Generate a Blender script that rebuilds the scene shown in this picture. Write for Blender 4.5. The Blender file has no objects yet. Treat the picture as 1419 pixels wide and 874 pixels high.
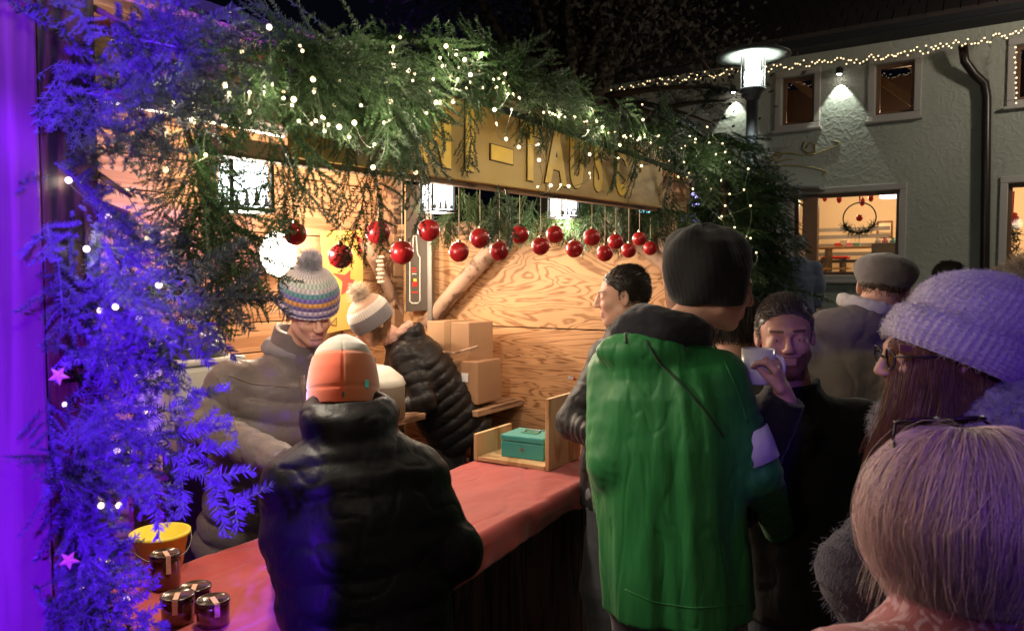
import bpy, math, random
import numpy as np
from mathutils import Vector, Matrix, Euler
R = math.radians
rng = np.random.default_rng(7)
random.seed(7)
S = bpy.context.scene
COL = S.collection
S.render.engine = 'CYCLES'
S.cycles.use_denoising = True
S.cycles.max_bounces = 6
S.cycles.diffuse_bounces = 3
S.cycles.glossy_bounces = 3
S.cycles.transmission_bounces = 4
S.cycles.transparent_max_bounces = 8
S.cycles.sample_clamp_indirect = 2.0
S.cycles.use_light_tree = True
S.view_settings.view_transform = 'Standard'
S.view_settings.look = 'None'
S.view_settings.exposure = 0.0
S.view_settings.gamma = 1.0

# ------------------------------------------------------------ camera
FPX, CX, CY, CAMZ, PITCH = 1052.0, 709.5, 437.0, 1.75, R(2.83)
cam_d = bpy.data.cameras.new('camera')
cam = bpy.data.objects.new('camera', cam_d); COL.objects.link(cam)
cam.location = (0, 0, CAMZ); cam.rotation_euler = (R(90) - PITCH, 0, 0)
cam_d.sensor_width = 36; cam_d.lens = FPX / 1419 * 36
cam_d.dof.use_dof = True; cam_d.dof.focus_distance = 3.0; cam_d.dof.aperture_fstop = 7.5
cam_d.clip_start = 0.05; cam_d.clip_end = 500
S.camera = cam

# ------------------------------------------------------------ night sky
w = bpy.data.worlds.new('World'); S.world = w; w.use_nodes = True
wb = w.node_tree.nodes['Background']
wb.inputs[0].default_value = (0.35, 0.45, 0.9, 1); wb.inputs[1].default_value = 0.0035

def lamp(name, kind, loc, energy, color, size=0.05, target=None, spot=None, blend=0.15):
    l = bpy.data.lights.new(name, kind); l.energy = energy; l.color = color
    if kind in ('POINT', 'SPOT'): l.shadow_soft_size = size
    if kind == 'AREA': l.size = size
    if kind == 'SPOT': l.spot_size = R(spot); l.spot_blend = blend
    o = bpy.data.objects.new(name, l); COL.objects.link(o); o.location = loc
    if target is not None:
        o.rotation_euler = (Vector(target) - Vector(loc)).to_track_quat('-Z', 'Y').to_euler()
    return o
BLUE = (0.13, 0.008, 1.0)
# blue stage floods of the market, standing behind the photographer
lamp('blue_flood', 'SPOT', (-0.20, -1.5, 2.1), 2200, BLUE, 0.03, (-1.475, 1.3, 1.14), 40, 0.05)
lamp('blue_flood', 'SPOT', (-0.45, -1.5, 2.1), 1700, BLUE, 0.03, (-0.93, 1.3, 2.44), 24, 0.3)
lamp('blue_flood', 'SPOT', (0.3, -1.2, 2.4), 85, BLUE, 0.06, (1.0, 1.5, 1.42), 21, 0.5)
# unseen fill lights added behind the camera and off to the right
lamp('fill_light', 'POINT', (1.6, -3.5, 3.8), 12, (1.0, 0.78, 0.66), 0.15)
lamp('fill_light', 'POINT', (-3.0, -4.0, 3.6), 10, (1.0, 0.8, 0.62), 0.15)

lamp('fill_light', 'POINT', (7.8, 7.6, 5.0), 260, (1.0, 0.92, 0.78), 0.2)  # added out of frame to brighten the house wall
# ------------------------------------------------------------ pixel helpers (point of the photograph -> place in the world)
_c, _s = math.cos(PITCH), math.sin(PITCH)
def ray(x, y):
    a = (x - CX) / FPX; b = (CY - y) / FPX
    return np.array([a, _c + b * _s, -_s + b * _c])
CAM = np.array([0, 0, CAMZ])
def at(x, y, Y):
    d = ray(x, y); return CAM + d * (Y / d[1])
def onplane(x, y, p0, n):
    d = ray(x, y); p0 = np.array(p0, float); n = np.array(n, float)
    return CAM + d * (np.dot(p0 - CAM, n) / np.dot(d, n))
# stall frame: s runs along the front, t runs into the stall
SD = np.array([0.53, 0.848, 0.0]); TD = np.array([-0.848, 0.53, 0.0]); UP = np.array([0, 0, 1.0])
def ST(s, t, z): return SD * s + TD * t + UP * z
def on_t(x, y, t): return onplane(x, y, TD * t, TD)
SANG = math.atan2(SD[1], SD[0])
# house frame
HQ = np.array([5.48, 12.0, 0]); HU = np.array([0.829, -0.559, 0.0]); HN = np.array([-0.559, -0.829, 0.0])   # HU right along the facade, HN out of it
def on_h(x, y, off=0.0): return onplane(x, y, HQ + HN * off, HN)
def H(u, z, off=0.0): return HQ + HU * u + HN * off + UP * z
def hu(x, y):
    p = on_h(x, y); return float(np.dot(p - HQ, HU)), float(p[2])

# ------------------------------------------------------------ objects
def link(o, parent=None):
    COL.objects.link(o)
    if parent is not None:
        o.parent = parent; o.matrix_parent_inverse = Matrix.Translation(-Vector(parent.location))
    return o
def tag(o, label=None, cat=None, group=None, kind=None):
    if label: o['label'] = label
    if cat: o['category'] = cat
    if group: o['group'] = group
    if kind: o['kind'] = kind
    return o
def thing(name, label, cat, loc=(0, 0, 0), group=None):
    o = bpy.data.objects.new(name, None); o.empty_display_size = 0.1
    o.location = Vector([float(v) for v in loc]); COL.objects.link(o)
    return tag(o, label, cat, group)
def mesh(name, V, F, mats, parent=None, mi=None, smooth=True, attr=None, bev=0, sharp=None):
    me = bpy.data.meshes.new(name)
    V = np.asarray(V, dtype=np.float32).reshape(-1, 3)
    if isinstance(F, np.ndarray):
        k = F.shape[1]; n = len(F)
        me.vertices.add(len(V)); me.vertices.foreach_set('co', V.ravel())
        me.loops.add(n * k); me.loops.foreach_set('vertex_index', F.astype(np.int32).ravel())
        me.polygons.add(n); me.polygons.foreach_set('loop_start', np.arange(0, n * k, k, dtype=np.int32))
        me.update(calc_edges=True)
    else:
        me.from_pydata(V.tolist(), [], F); me.update()
    if not isinstance(mats, (list, tuple)): mats = [mats]
    for m in mats: me.materials.append(m)
    if mi is not None: me.polygons.foreach_set('material_index', np.asarray(mi, dtype=np.int32))
    if smooth: me.polygons.foreach_set('use_smooth', np.ones(len(me.polygons), dtype=bool))
    if attr is not None:
        ca = me.color_attributes.new('col', 'FLOAT_COLOR', 'POINT')
        ca.data.foreach_set('color', np.asarray(attr, dtype=np.float32).ravel())
    me.validate(clean_customdata=False); me.update()
    o = bpy.data.objects.new(name, me); link(o, parent)
    if bev:
        b = o.modifiers.new('bevel', 'BEVEL'); b.width = bev; b.segments = 2; b.limit_method = 'ANGLE'; b.angle_limit = R(40)
        if hasattr(b, 'harden_normals'): b.harden_normals = False
    return o
def dup(root, off=None, loc=None, label=None, data_scale=None, rotz=None):
    r = root.copy(); COL.objects.link(r)
    if loc is not None: r.location = Vector([float(v) for v in loc])
    if rotz is not None: r.rotation_euler = (0, 0, rotz)
    if data_scale: r.scale = (data_scale,) * 3
    if label: r['label'] = label
    for ch in root.children:
        c = ch.copy(); COL.objects.link(c); c.parent = r
        for g in ch.children:
            d = g.copy(); COL.objects.link(d); d.parent = c
    return r

# mesh builder for plain solids
class MB:
    def __init__(s): s.V = []; s.F = []; s.M = []; s.n = 0
    def add(s, V, F, m=0):
        V = np.asarray(V, float); s.V.append(V)
        for f in F: s.F.append([i + s.n for i in f]); s.M.append(m)
        s.n += len(V); return s
    def box(s, c, size, ax=None, m=0):
        ax = np.array(ax if ax is not None else [[1, 0, 0], [0, 1, 0], [0, 0, 1]], float)
        h = np.array(size) / 2
        V = [np.array(c) + ax[0] * h[0] * i + ax[1] * h[1] * j + ax[2] * h[2] * k for k in (-1, 1) for j in (-1, 1) for i in (-1, 1)]
        F = [[0, 2, 3, 1], [4, 5, 7, 6], [0, 1, 5, 4], [2, 6, 7, 3], [0, 4, 6, 2], [1, 3, 7, 5]]
        if np.dot(np.cross(ax[0], ax[1]), ax[2]) < 0: F = [f[::-1] for f in F]
        return s.add(V, F, m)
    def tube(s, P, r, n=8, m=0, caps=True):
        P = np.asarray(P, float); K = len(P); r = np.broadcast_to(np.asarray(r, float), (K,))
        T = np.gradient(P, axis=0); T /= np.linalg.norm(T, axis=1, keepdims=True) + 1e-12
        a = np.array([0, 0, 1.0]) if abs(T[0][2]) < 0.9 else np.array([1.0, 0, 0])
        V = []
        u = np.cross(T[0], a); u /= np.linalg.norm(u)
        for i in range(K):
            u = u - T[i] * np.dot(u, T[i]); u /= np.linalg.norm(u) + 1e-12
            v = np.cross(T[i], u)
            for k in range(n):
                an = 2 * math.pi * k / n
                V.append(P[i] + (u * math.cos(an) + v * math.sin(an)) * r[i])
        F = [[i * n + k, i * n + (k + 1) % n, (i + 1) * n + (k + 1) % n, (i + 1) * n + k] for i in range(K - 1) for k in range(n)]
        if caps: F += [list(range(n))[::-1], [(K - 1) * n + k for k in range(n)]]
        return s.add(V, F, m)
    def lathe(s, prof, c=(0, 0, 0), n=24, m=0, ax=None, caps=True):
        c = np.array(c, float); ax = np.array(ax if ax is not None else np.eye(3), float)
        V = []
        for r, z in prof:
            for k in range(n):
                an = 2 * math.pi * k / n
                V.append(c + ax[0] * r * math.cos(an) + ax[1] * r * math.sin(an) + ax[2] * z)
        K = len(prof)
        F = [[i * n + k, i * n + (k + 1) % n, (i + 1) * n + (k + 1) % n, (i + 1) * n + k] for i in range(K - 1) for k in range(n)]
        if caps: F += [list(range(n))[::-1], [(K - 1) * n + k for k in range(n)]]
        return s.add(V, F, m)
    def build(s, name, mats, parent=None, smooth=False, bev=0):
        return mesh(name, np.concatenate(s.V), s.F, mats, parent, s.M, smooth, bev=bev)
def strands(P, r0, r1, sides=3):
    """P (N,M,3) -> thin tapering tubes"""
    P = np.asarray(P, float); N, M, _ = P.shape
    T = np.gradient(P, axis=1); T /= np.linalg.norm(T, axis=2, keepdims=True) + 1e-9
    a = np.cross(T[:, 0], T[:, -1]) + 0.05 * np.cross(T[:, 0], np.array([0.31, 0.52, 0.79])); a = a / (np.linalg.norm(a, axis=1, keepdims=True) + 1e-9)
    u = np.cross(T, a[:, None, :]); u /= np.linalg.norm(u, axis=2, keepdims=True) + 1e-9
    v = np.cross(T, u)
    rr = np.linspace(0, 1, M)[None, :, None]; r0 = np.reshape(r0, (-1, 1, 1)); r1 = np.reshape(r1, (-1, 1, 1))
    rad = r0 + (r1 - r0) * rr
    V = np.stack([P + (u * math.cos(2 * math.pi * k / sides) + v * math.sin(2 * math.pi * k / sides)) * rad for k in range(sides)], axis=2)
    b = (np.arange(N)[:, None] * M + np.arange(M - 1)[None, :]).reshape(-1) * sides
    F = np.concatenate([np.stack([b + k, b + (k + 1) % sides, b + sides + (k + 1) % sides, b + sides + k], 1) for k in range(sides)])
    return V.reshape(-1, 3), F

# ------------------------------------------------------------ noise
def _hash(i, j, k, seed):
    h = (i * 374761393 + j * 668265263 + k * 2147483647 + seed * 974634777).astype(np.int64)
    h = (h ^ (h >> 13)) * 1274126177; h = h ^ (h >> 16)
    return (h & 0xffff) / 65535.0
def vnoise(p, seed=0):
    p = np.asarray(p, float); i = np.floor(p).astype(np.int64); f = p - i; f = f * f * (3 - 2 * f); o = 0
    for a in (0, 1):
        for b in (0, 1):
            for c in (0, 1):
                wgt = (f[..., 0] if a else 1 - f[..., 0]) * (f[..., 1] if b else 1 - f[..., 1]) * (f[..., 2] if c else 1 - f[..., 2])
                o = o + wgt * _hash(i[..., 0] + a, i[..., 1] + b, i[..., 2] + c, seed)
    return o * 2 - 1
def fbm(p, seed=0, oct=3):
    o = 0; a = 1
    for k in range(oct): o = o + a * vnoise(p * 2 ** k, seed + k); a *= 0.5
    return o

# ------------------------------------------------------------ materials
def M(name, col, rough=0.6, metal=0.0, bump=0.0, bscale=60.0, stretch=(1, 1, 1), var=0.0, vscale=4.0, sheen=0.0, spec=0.5,
      emit=None, estr=0.0, attr=False, alpha=1.0, coat=0.0, trans=0.0, dist=0.004, objrand=0.0, tile=0.0, sss=0.0):
    m = bpy.data.materials.new(name); m.use_nodes = True
    nt = m.node_tree; N = nt.nodes; L = nt.links; b = N['Principled BSDF']
    b.inputs['Roughness'].default_value = rough; b.inputs['Metallic'].default_value = metal
    b.inputs['Specular IOR Level'].default_value = spec
    b.inputs['Base Color'].default_value = (*col, 1)
    if sheen: b.inputs['Sheen Weight'].default_value = sheen; b.inputs['Sheen Roughness'].default_value = 0.5
    if coat: b.inputs['Coat Weight'].default_value = coat; b.inputs['Coat Roughness'].default_value = 0.08
    if trans: b.inputs['Transmission Weight'].default_value = trans
    if sss:
        b.inputs['Subsurface Weight'].default_value = sss; b.inputs['Subsurface Radius'].default_value = (0.012, 0.005, 0.003); b.inputs['Subsurface Scale'].default_value = 1.0
    if alpha < 1: b.inputs['Alpha'].default_value = alpha
    if emit: b.inputs['Emission Color'].default_value = (*emit, 1); b.inputs['Emission Strength'].default_value = estr
    tc = N.new('ShaderNodeTexCoord'); mp = N.new('ShaderNodeMapping'); mp.inputs['Scale'].default_value = stretch
    L.new(tc.outputs['Object'], mp.inputs[0])
    src = None
    if attr:
        a = N.new('ShaderNodeVertexColor'); a.layer_name = 'col'; src = a.outputs[0]
    if var:
        nz = N.new('ShaderNodeTexNoise'); nz.inputs['Scale'].default_value = vscale; nz.inputs['Detail'].default_value = 6; nz.inputs['Roughness'].default_value = 0.6
        L.new(mp.outputs[0], nz.inputs['Vector'])
        mr = N.new('ShaderNodeMapRange'); mr.inputs['From Min'].default_value = 0.25; mr.inputs['From Max'].default_value = 0.75
        mr.inputs['To Min'].default_value = 1 - var; mr.inputs['To Max'].default_value = 1 + var
        L.new(nz.outputs[0], mr.inputs[0])
        mx = N.new('ShaderNodeMix'); mx.data_type = 'RGBA'; mx.blend_type = 'MULTIPLY'; mx.inputs[0].default_value = 1
        if src: L.new(src, mx.inputs[6])
        else: mx.inputs[6].default_value = (*col, 1)
        cb = N.new('ShaderNodeCombineColor'); 
        for q in range(3): L.new(mr.outputs[0], cb.inputs[q])
        L.new(cb.outputs[0], mx.inputs[7]); src = mx.outputs[2]
    if objrand:
        oi = N.new('ShaderNodeObjectInfo'); mr = N.new('ShaderNodeMapRange')
        mr.inputs['To Min'].default_value = 1 - objrand; mr.inputs['To Max'].default_value = 1 + objrand
        L.new(oi.outputs['Random'], mr.inputs[0])
        mx = N.new('ShaderNodeVectorMath'); mx.operation = 'SCALE'
        if src: L.new(src, mx.inputs[0])
        else: mx.inputs[0].default_value = col
        L.new(mr.outputs[0], mx.inputs['Scale']); src = mx.outputs[0]
    if src: L.new(src, b.inputs['Base Color'])
    if bump:
        nb = N.new('ShaderNodeTexNoise'); nb.inputs['Scale'].default_value = bscale; nb.inputs['Detail'].default_value = 5
        L.new(mp.outputs[0], nb.inputs['Vector'])
        bp = N.new('ShaderNodeBump'); bp.inputs['Strength'].default_value = bump; bp.inputs['Distance'].default_value = dist
        L.new(nb.outputs[0], bp.inputs['Height']); L.new(bp.outputs[0], b.inputs['Normal'])
    return m
def wood(name, light, dark, scale=(1, 1, 1), rings=9.0, rough=0.55, bump=0.3, nscale=1.0, contrast=(0.35, 0.75), objrand=0.0, rot=0.0):
    """contour lines of a stretched noise: cathedral grain"""
    m = bpy.data.materials.new(name); m.use_nodes = True
    nt = m.node_tree; N = nt.nodes; L = nt.links; b = N['Principled BSDF']; b.inputs['Roughness'].default_value = rough
    b.inputs['Specular IOR Level'].default_value = 0.3
    tc = N.new('ShaderNodeTexCoord'); mp = N.new('ShaderNodeMapping')
    mp.inputs['Rotation'].default_value = (0, 0, -rot)
    m2 = N.new('ShaderNodeMapping'); m2.inputs['Scale'].default_value = scale
    L.new(tc.outputs['Object'], mp.inputs[0]); L.new(mp.outputs[0], m2.inputs[0])
    oi = N.new('ShaderNodeObjectInfo'); ad = N.new('ShaderNodeVectorMath'); ad.operation = 'ADD'
    sc = N.new('ShaderNodeMath'); sc.operation = 'MULTIPLY'; sc.inputs[1].default_value = 37.0
    L.new(oi.outputs['Random'], sc.inputs[0]); L.new(m2.outputs[0], ad.inputs[0]); L.new(sc.outputs[0], ad.inputs[1])
    nz = N.new('ShaderNodeTexNoise'); nz.inputs['Scale'].default_value = nscale; nz.inputs['Detail'].default_value = 3; nz.inputs['Roughness'].default_value = 0.45
    nz.inputs['Distortion'].default_value = 0.6
    L.new(ad.outputs[0], nz.inputs['Vector'])
    mu = N.new('ShaderNodeMath'); mu.operation = 'MULTIPLY'; mu.inputs[1].default_value = rings * 6.283
    L.new(nz.outputs[0], mu.inputs[0]); sn = N.new('ShaderNodeMath'); sn.operation = 'SINE'; L.new(mu.outputs[0], sn.inputs[0])
    mr = N.new('ShaderNodeMapRange'); mr.inputs['From Min'].default_value = -1; L.new(sn.outputs[0], mr.inputs[0])
    fine = N.new('ShaderNodeTexNoise'); fine.inputs['Scale'].default_value = nscale * 9; fine.inputs['Detail'].default_value = 6
    L.new(ad.outputs[0], fine.inputs['Vector'])
    mm = N.new('ShaderNodeMath'); mm.operation = 'MULTIPLY_ADD'; mm.inputs[1].default_value = 0.9; mm.inputs[2].default_value = -0.45
    L.new(fine.outputs[0], mm.inputs[0]); a2 = N.new('ShaderNodeMath'); a2.operation = 'ADD'; L.new(mr.outputs[0], a2.inputs[0]); L.new(mm.outputs[0], a2.inputs[1])
    cr = N.new('ShaderNodeValToRGB'); cr.color_ramp.elements[0].position = contrast[0] - 0.3; cr.color_ramp.elements[0].color = (*dark, 1)
    cr.color_ramp.elements[1].position = contrast[1]; cr.color_ramp.elements[1].color = (*light, 1)
    e = cr.color_ramp.elements.new(contrast[0]); e.color = tuple(0.35 * np.array(dark) + 0.65 * np.array(light)) + (1,)
    L.new(a2.outputs[0], cr.inputs[0])
    big = N.new('ShaderNodeTexNoise'); big.inputs['Scale'].default_value = 1.7; big.inputs['Detail'].default_value = 4; L.new(tc.outputs['Object'], big.inputs['Vector'])
    mr2 = N.new('ShaderNodeMapRange'); mr2.inputs['From Min'].default_value = 0.3; mr2.inputs['From Max'].default_value = 0.7; mr2.inputs['To Min'].default_value = 0.72; mr2.inputs['To Max'].default_value = 1.15
    L.new(big.outputs[0], mr2.inputs[0]); vm = N.new('ShaderNodeVectorMath'); vm.operation = 'SCALE'; L.new(cr.outputs[0], vm.inputs[0]); L.new(mr2.outputs[0], vm.inputs['Scale'])
    src = vm.outputs[0]
    if objrand:
        mr3 = N.new('ShaderNodeMapRange'); mr3.inputs['To Min'].default_value = 1 - objrand; mr3.inputs['To Max'].default_value = 1 + objrand
        L.new(oi.outputs['Random'], mr3.inputs[0]); v3 = N.new('ShaderNodeVectorMath'); v3.operation = 'SCALE'; L.new(src, v3.inputs[0]); L.new(mr3.outputs[0], v3.inputs['Scale']); src = v3.outputs[0]
    L.new(src, b.inputs['Base Color'])
    bp = N.new('ShaderNodeBump'); bp.inputs['Strength'].default_value = bump; bp.inputs['Distance'].default_value = 0.003
    L.new(a2.outputs[0], bp.inputs['Height']); L.new(bp.outputs[0], b.inputs['Normal'])
    return m
# ------------------------------------------------------------ smooth solids: distance functions turned into one continuous surface
def A3(*v): return np.array(v, float)
def unit(v): v = np.asarray(v, float); return v / (np.linalg.norm(v) + 1e-12)
def frame(fwd, up=(0, 0, 1)):
    """columns: right, forward, up"""
    f = unit(fwd); r = unit(np.cross(f, up)); u = np.cross(r, f)
    return np.stack([r, f, u], 1)
def head_frame(yaw, pitch=0, roll=0):
    """yaw: compass of the gaze in degrees (0 = away from the camera, 90 = to the left, -90 = to the right, 180 = at the camera); pitch down positive"""
    m = Matrix.Rotation(R(yaw), 3, 'Z') @ Matrix.Rotation(R(-pitch), 3, 'X') @ Matrix.Rotation(R(roll), 3, 'Y')
    return np.array(m)
def smin(a, b, k):
    h = np.maximum(k - np.abs(a - b), 0) / k
    return np.minimum(a, b) - h * h * k * 0.25
class Sdf:
    def __init__(s): s.ops = []; s.lo = np.full(3, 1e9); s.hi = np.full(3, -1e9)
    def _b(s, c, r):
        s.lo = np.minimum(s.lo, np.asarray(c) - r); s.hi = np.maximum(s.hi, np.asarray(c) + r)
    def cap(s, a, b, ra, rb=None, k=0.03, sub=False, quilt=None, fold=0.0, flat=False, seed=0):
        a = np.asarray(a, float); b = np.asarray(b, float); rb = ra if rb is None else rb
        d = b - a; L = np.linalg.norm(d) + 1e-9; n = d / L
        def f(p):
            q = p - a; t = q @ n; tc = np.clip(t / L, 0, 1)
            dist = np.linalg.norm(q - np.outer(tc * L, n), axis=1) - (ra + (rb - ra) * tc)
            if quilt: sp, am = quilt; dist = dist + am * (1 - np.abs(np.sin(math.pi * t / sp + 0.6 * vnoise(p * 9, seed))) ** 0.55)
            if fold: dist = dist + fold * np.sin(t * 150 + 5 * vnoise(p * 11, seed + 3)) * (0.4 + 0.6 * vnoise(p * 7, seed + 9))
            if flat: dist = np.maximum(dist, t - L)
            return dist
        s.ops.append((sub, f, k))
        if not sub: s._b(a, ra + 0.01); s._b(b, rb + 0.01)
        return s
    def ell(s, c, r, m=None, k=0.03, sub=False):
        c = np.asarray(c, float); r = np.asarray(r, float); m = np.eye(3) if m is None else np.asarray(m)
        def f(p):
            q = (p - c) @ m; k0 = np.linalg.norm(q / r, axis=1); k1 = np.linalg.norm(q / (r * r), axis=1)
            return np.where(k0 < 1e-6, -r.min(), k0 * (k0 - 1) / (k1 + 1e-9))
        s.ops.append((sub, f, k))
        if not sub: s._b(c, r.max())
        return s
    def loft(s, a, b, side, table, k=0.03, sub=False, quilt=None, folds=0.0, seed=0, vfold=0.0, caps=(True, True), power=2.0):
        """elliptic tube from a to b; table rows: t, side radius, depth radius"""
        a = np.asarray(a, float); b = np.asarray(b, float); d = b - a; L = np.linalg.norm(d); n = d / L
        sd = unit(side - n * np.dot(side, n)); dp = np.cross(n, sd)
        T = np.array([q[0] for q in table]); Rs = np.array([q[1] for q in table]); Rd = np.array([q[2] for q in table])
        def f(p):
            q = p - a; t = (q @ n) / L; rs = np.interp(t, T, Rs); rd = np.interp(t, T, Rd)
            x = q @ sd; y = q @ dp
            e = (np.abs(x / rs) ** power + np.abs(y / rd) ** power) ** (1 / power)
            dist = (e - 1) * np.minimum(rs, rd) * 0.95
            if quilt: sp, am = quilt; dist = dist + am * (1 - np.abs(np.sin(math.pi * t * L / sp + 0.5 * vnoise(p * 7, seed))) ** 0.55)
            if vfold:
                ang = np.arctan2(y, x); dist = dist + vfold * vnoise(np.stack([np.cos(ang) * 4.5, np.sin(ang) * 4.5, t * 1.6], 1) + seed, seed) + vfold * 0.5 * vnoise(p * A3(18, 18, 7), seed + 1)
            if folds: dist = dist + folds * fbm(p * A3(9, 9, 14), seed, 2)
            if caps[0]: dist = np.maximum(dist, -(q @ n))
            if caps[1]: dist = np.maximum(dist, (q @ n) - L)
            return dist
        s.ops.append((sub, f, k))
        if not sub:
            r = max(Rs.max(), Rd.max()); s._b(a, r); s._b(b, r)
        return s
    def box(s, c, h, m=None, rnd=0.01, k=0.01, sub=False):
        c = np.asarray(c, float); h = np.asarray(h, float); m = np.eye(3) if m is None else np.asarray(m)
        def f(p):
            q = np.abs((p - c) @ m) - h + rnd
            return np.linalg.norm(np.maximum(q, 0), axis=1) + np.minimum(q.max(1), 0) - rnd
        s.ops.append((sub, f, k))
        if not sub: s._b(c, np.linalg.norm(h))
        return s
    def ring(s, c, m, R0, r, sq=1.0, k=0.01, zs=1.0, arc=None):
        """torus round local z"""
        c = np.asarray(c, float)
        def f(p):
            q = (p - c) @ m; x = q[:, 0]; y = q[:, 1] / sq
            return np.sqrt((np.sqrt(x * x + y * y) - R0) ** 2 + (q[:, 2] / zs) ** 2) - r
        s.ops.append((False, f, k)); s._b(c, R0 * max(1, sq) + r * max(1, zs)); return s
    def half(s, c, n, k=0.004):
        """cut away the side n points to"""
        c = np.asarray(c, float); n = unit(n)
        s.ops.append((True, lambda p: -((p - c) @ n), k)); return s
    def ev(s, P):
        """P (nb, m, 3): evaluate all ops, block-culled by the first column (block centre)"""
        return None
    def surface(s, vox):
        B = 8; lo = s.lo - 3 * vox - 0.012; dims = np.ceil((s.hi + 0.012 + 3 * vox - lo) / vox / B).astype(int)
        nbx, nby, nbz = dims
        bi = np.stack(np.meshgrid(np.arange(nbx), np.arange(nby), np.arange(nbz), indexing='ij'), -1).reshape(-1, 3)
        bc = lo + (bi * B + (B - 1) / 2) * vox; br = vox * (B - 1) / 2 * 1.74
        D = []; val = np.full(len(bi), 1e3)
        for sub, f, k in s.ops:
            d = f(bc); D.append(d)
            val = -smin(-val, d, k) if sub else smin(val, d, k)
        keep = np.abs(val) < br * 1.9 + 0.012
        # near a carve, keep blocks that either operand crosses
        bi = bi[keep]; bc = bc[keep]; D = [d[keep] for d in D]; nb = len(bi)
        off = np.stack(np.meshgrid(np.arange(B), np.arange(B), np.arange(B), indexing='ij'), -1).reshape(-1, 3)
        out = np.full((nb, B ** 3), 1e2); mn = np.min([np.where(True, d, d) for (sb, _, _), d in zip(s.ops, D) if not sb], axis=0)
        P = lo + (bi[:, None, :] * B + off[None]) * vox
        for (sub, f, k), d in zip(s.ops, D):
            sel = (np.abs(d) < br * 2.6 + k + 0.02) | (d < 0) if sub else d < np.maximum(mn, 0) + br * 3 + k + 0.03
            if sub: sel = d < br * 2.6 + k + 0.02
            if not sel.any(): continue
            v = f(P[sel].reshape(-1, 3)).reshape(-1, B ** 3)
            out[sel] = -smin(-out[sel], v, k) if sub else smin(out[sel], v, k)
        G = np.full((nbx * B, nby * B, nbz * B), np.nan, dtype=np.float32)
        G6 = G.reshape(nbx, B, nby, B, nbz, B)
        G6[bi[:, 0], :, bi[:, 1], :, bi[:, 2], :] = out.reshape(nb, B, B, B)
        Sg = (G < 0).astype(np.uint8); fin = np.isfinite(G).astype(np.uint8)
        def corners(Z):
            o = 0
            for a in (0, 1):
                for b in (0, 1):
                    for c in (0, 1):
                        o = o + Z[a:Z.shape[0] - 1 + a, b:Z.shape[1] - 1 + b, c:Z.shape[2] - 1 + c]
            return o
        cs = corners(Sg); cf = corners(fin)
        act = (cs > 0) & (cs < 8) & (cf == 8)
        ci = np.argwhere(act); idm = np.full(act.shape, -1, dtype=np.int32); idm[act] = np.arange(len(ci))
        acc = np.zeros((len(ci), 3)); cnt = np.zeros(len(ci))
        cor = [(a, b, c) for a in (0, 1) for b in (0, 1) for c in (0, 1)]
        cv = {q: G[ci[:, 0] + q[0], ci[:, 1] + q[1], ci[:, 2] + q[2]].astype(float) for q in cor}
        for q in cor:
            for ax in range(3):
                if q[ax]: continue
                q2 = tuple(q[i] + (i == ax) for i in range(3)); v0 = cv[q]; v1 = cv[q2]
                cr = (v0 < 0) != (v1 < 0); t = np.where(cr, v0 / np.where(cr, v0 - v1, 1), 0)
                e = np.tile(np.array(q, float), (len(ci), 1)); e[:, ax] += t
                acc += e * cr[:, None]; cnt += cr
        V = lo + (ci + acc / cnt[:, None]) * vox
        F = []
        for ax in range(3):
            o1, o2 = [(1, 2), (2, 0), (0, 1)][ax]
            sl0 = [slice(1, None)] * 3; sl1 = [slice(1, None)] * 3
            a0 = [slice(1, -1)] * 3; a0[ax] = slice(0, -1); a1 = [slice(1, -1)] * 3; a1[ax] = slice(1, None)
            g0 = Sg[tuple(a0)]; g1 = Sg[tuple(a1)]; e = np.argwhere(g0 != g1)
            sg = g0[tuple(e.T)]; base = e.copy()
            for i in range(3):
                if i != ax: base[:, i] += 1
            def cell(d1, d2):
                c = base.copy(); c[:, o1] -= d1; c[:, o2] -= d2; return idm[tuple(c.T)]
            q = np.stack([cell(1, 1), cell(0, 1), cell(0, 0), cell(1, 0)], 1)
            q = np.where(sg[:, None] == 1, q, q[:, ::-1]); F.append(q[(q >= 0).all(1)])
        F = np.concatenate(F)
        return V, F
def relax(V, F, it=1, lam=0.5):
    E = np.concatenate([F[:, [0, 1]], F[:, [1, 2]], F[:, [2, 3]], F[:, [3, 0]]])
    for _ in range(it):
        n = len(V); sm = np.zeros_like(V)
        for c in range(3): sm[:, c] = np.bincount(E[:, 0], V[E[:, 1], c], n) + np.bincount(E[:, 1], V[E[:, 0], c], n)
        ct = np.bincount(E[:, 0], minlength=n) + np.bincount(E[:, 1], minlength=n)
        V = V + lam * (sm / np.maximum(ct, 1)[:, None] - V)
    return V
def vnormals(V, F):
    n = np.cross(V[F[:, 2]] - V[F[:, 0]], V[F[:, 3]] - V[F[:, 1]]); o = np.zeros_like(V)
    for k in range(4):
        for c in range(3): o[:, c] += np.bincount(F[:, k], n[:, c], len(V))
    return o / (np.linalg.norm(o, axis=1, keepdims=True) + 1e-12)
def solid(name, sdf, vox, mats, parent=None, it=1, matfn=None, disp=None, attrfn=None):
    V, F = sdf.surface(vox); V = relax(V, F, it)
    if disp is not None:
        V = V + vnormals(V, F) * disp(V)[:, None]
    mi = None
    if matfn is not None: mi = matfn(V[F].mean(1))
    at_ = attrfn(V) if attrfn is not None else None
    return mesh(name, V, F, mats, parent, mi, True, at_)
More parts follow.
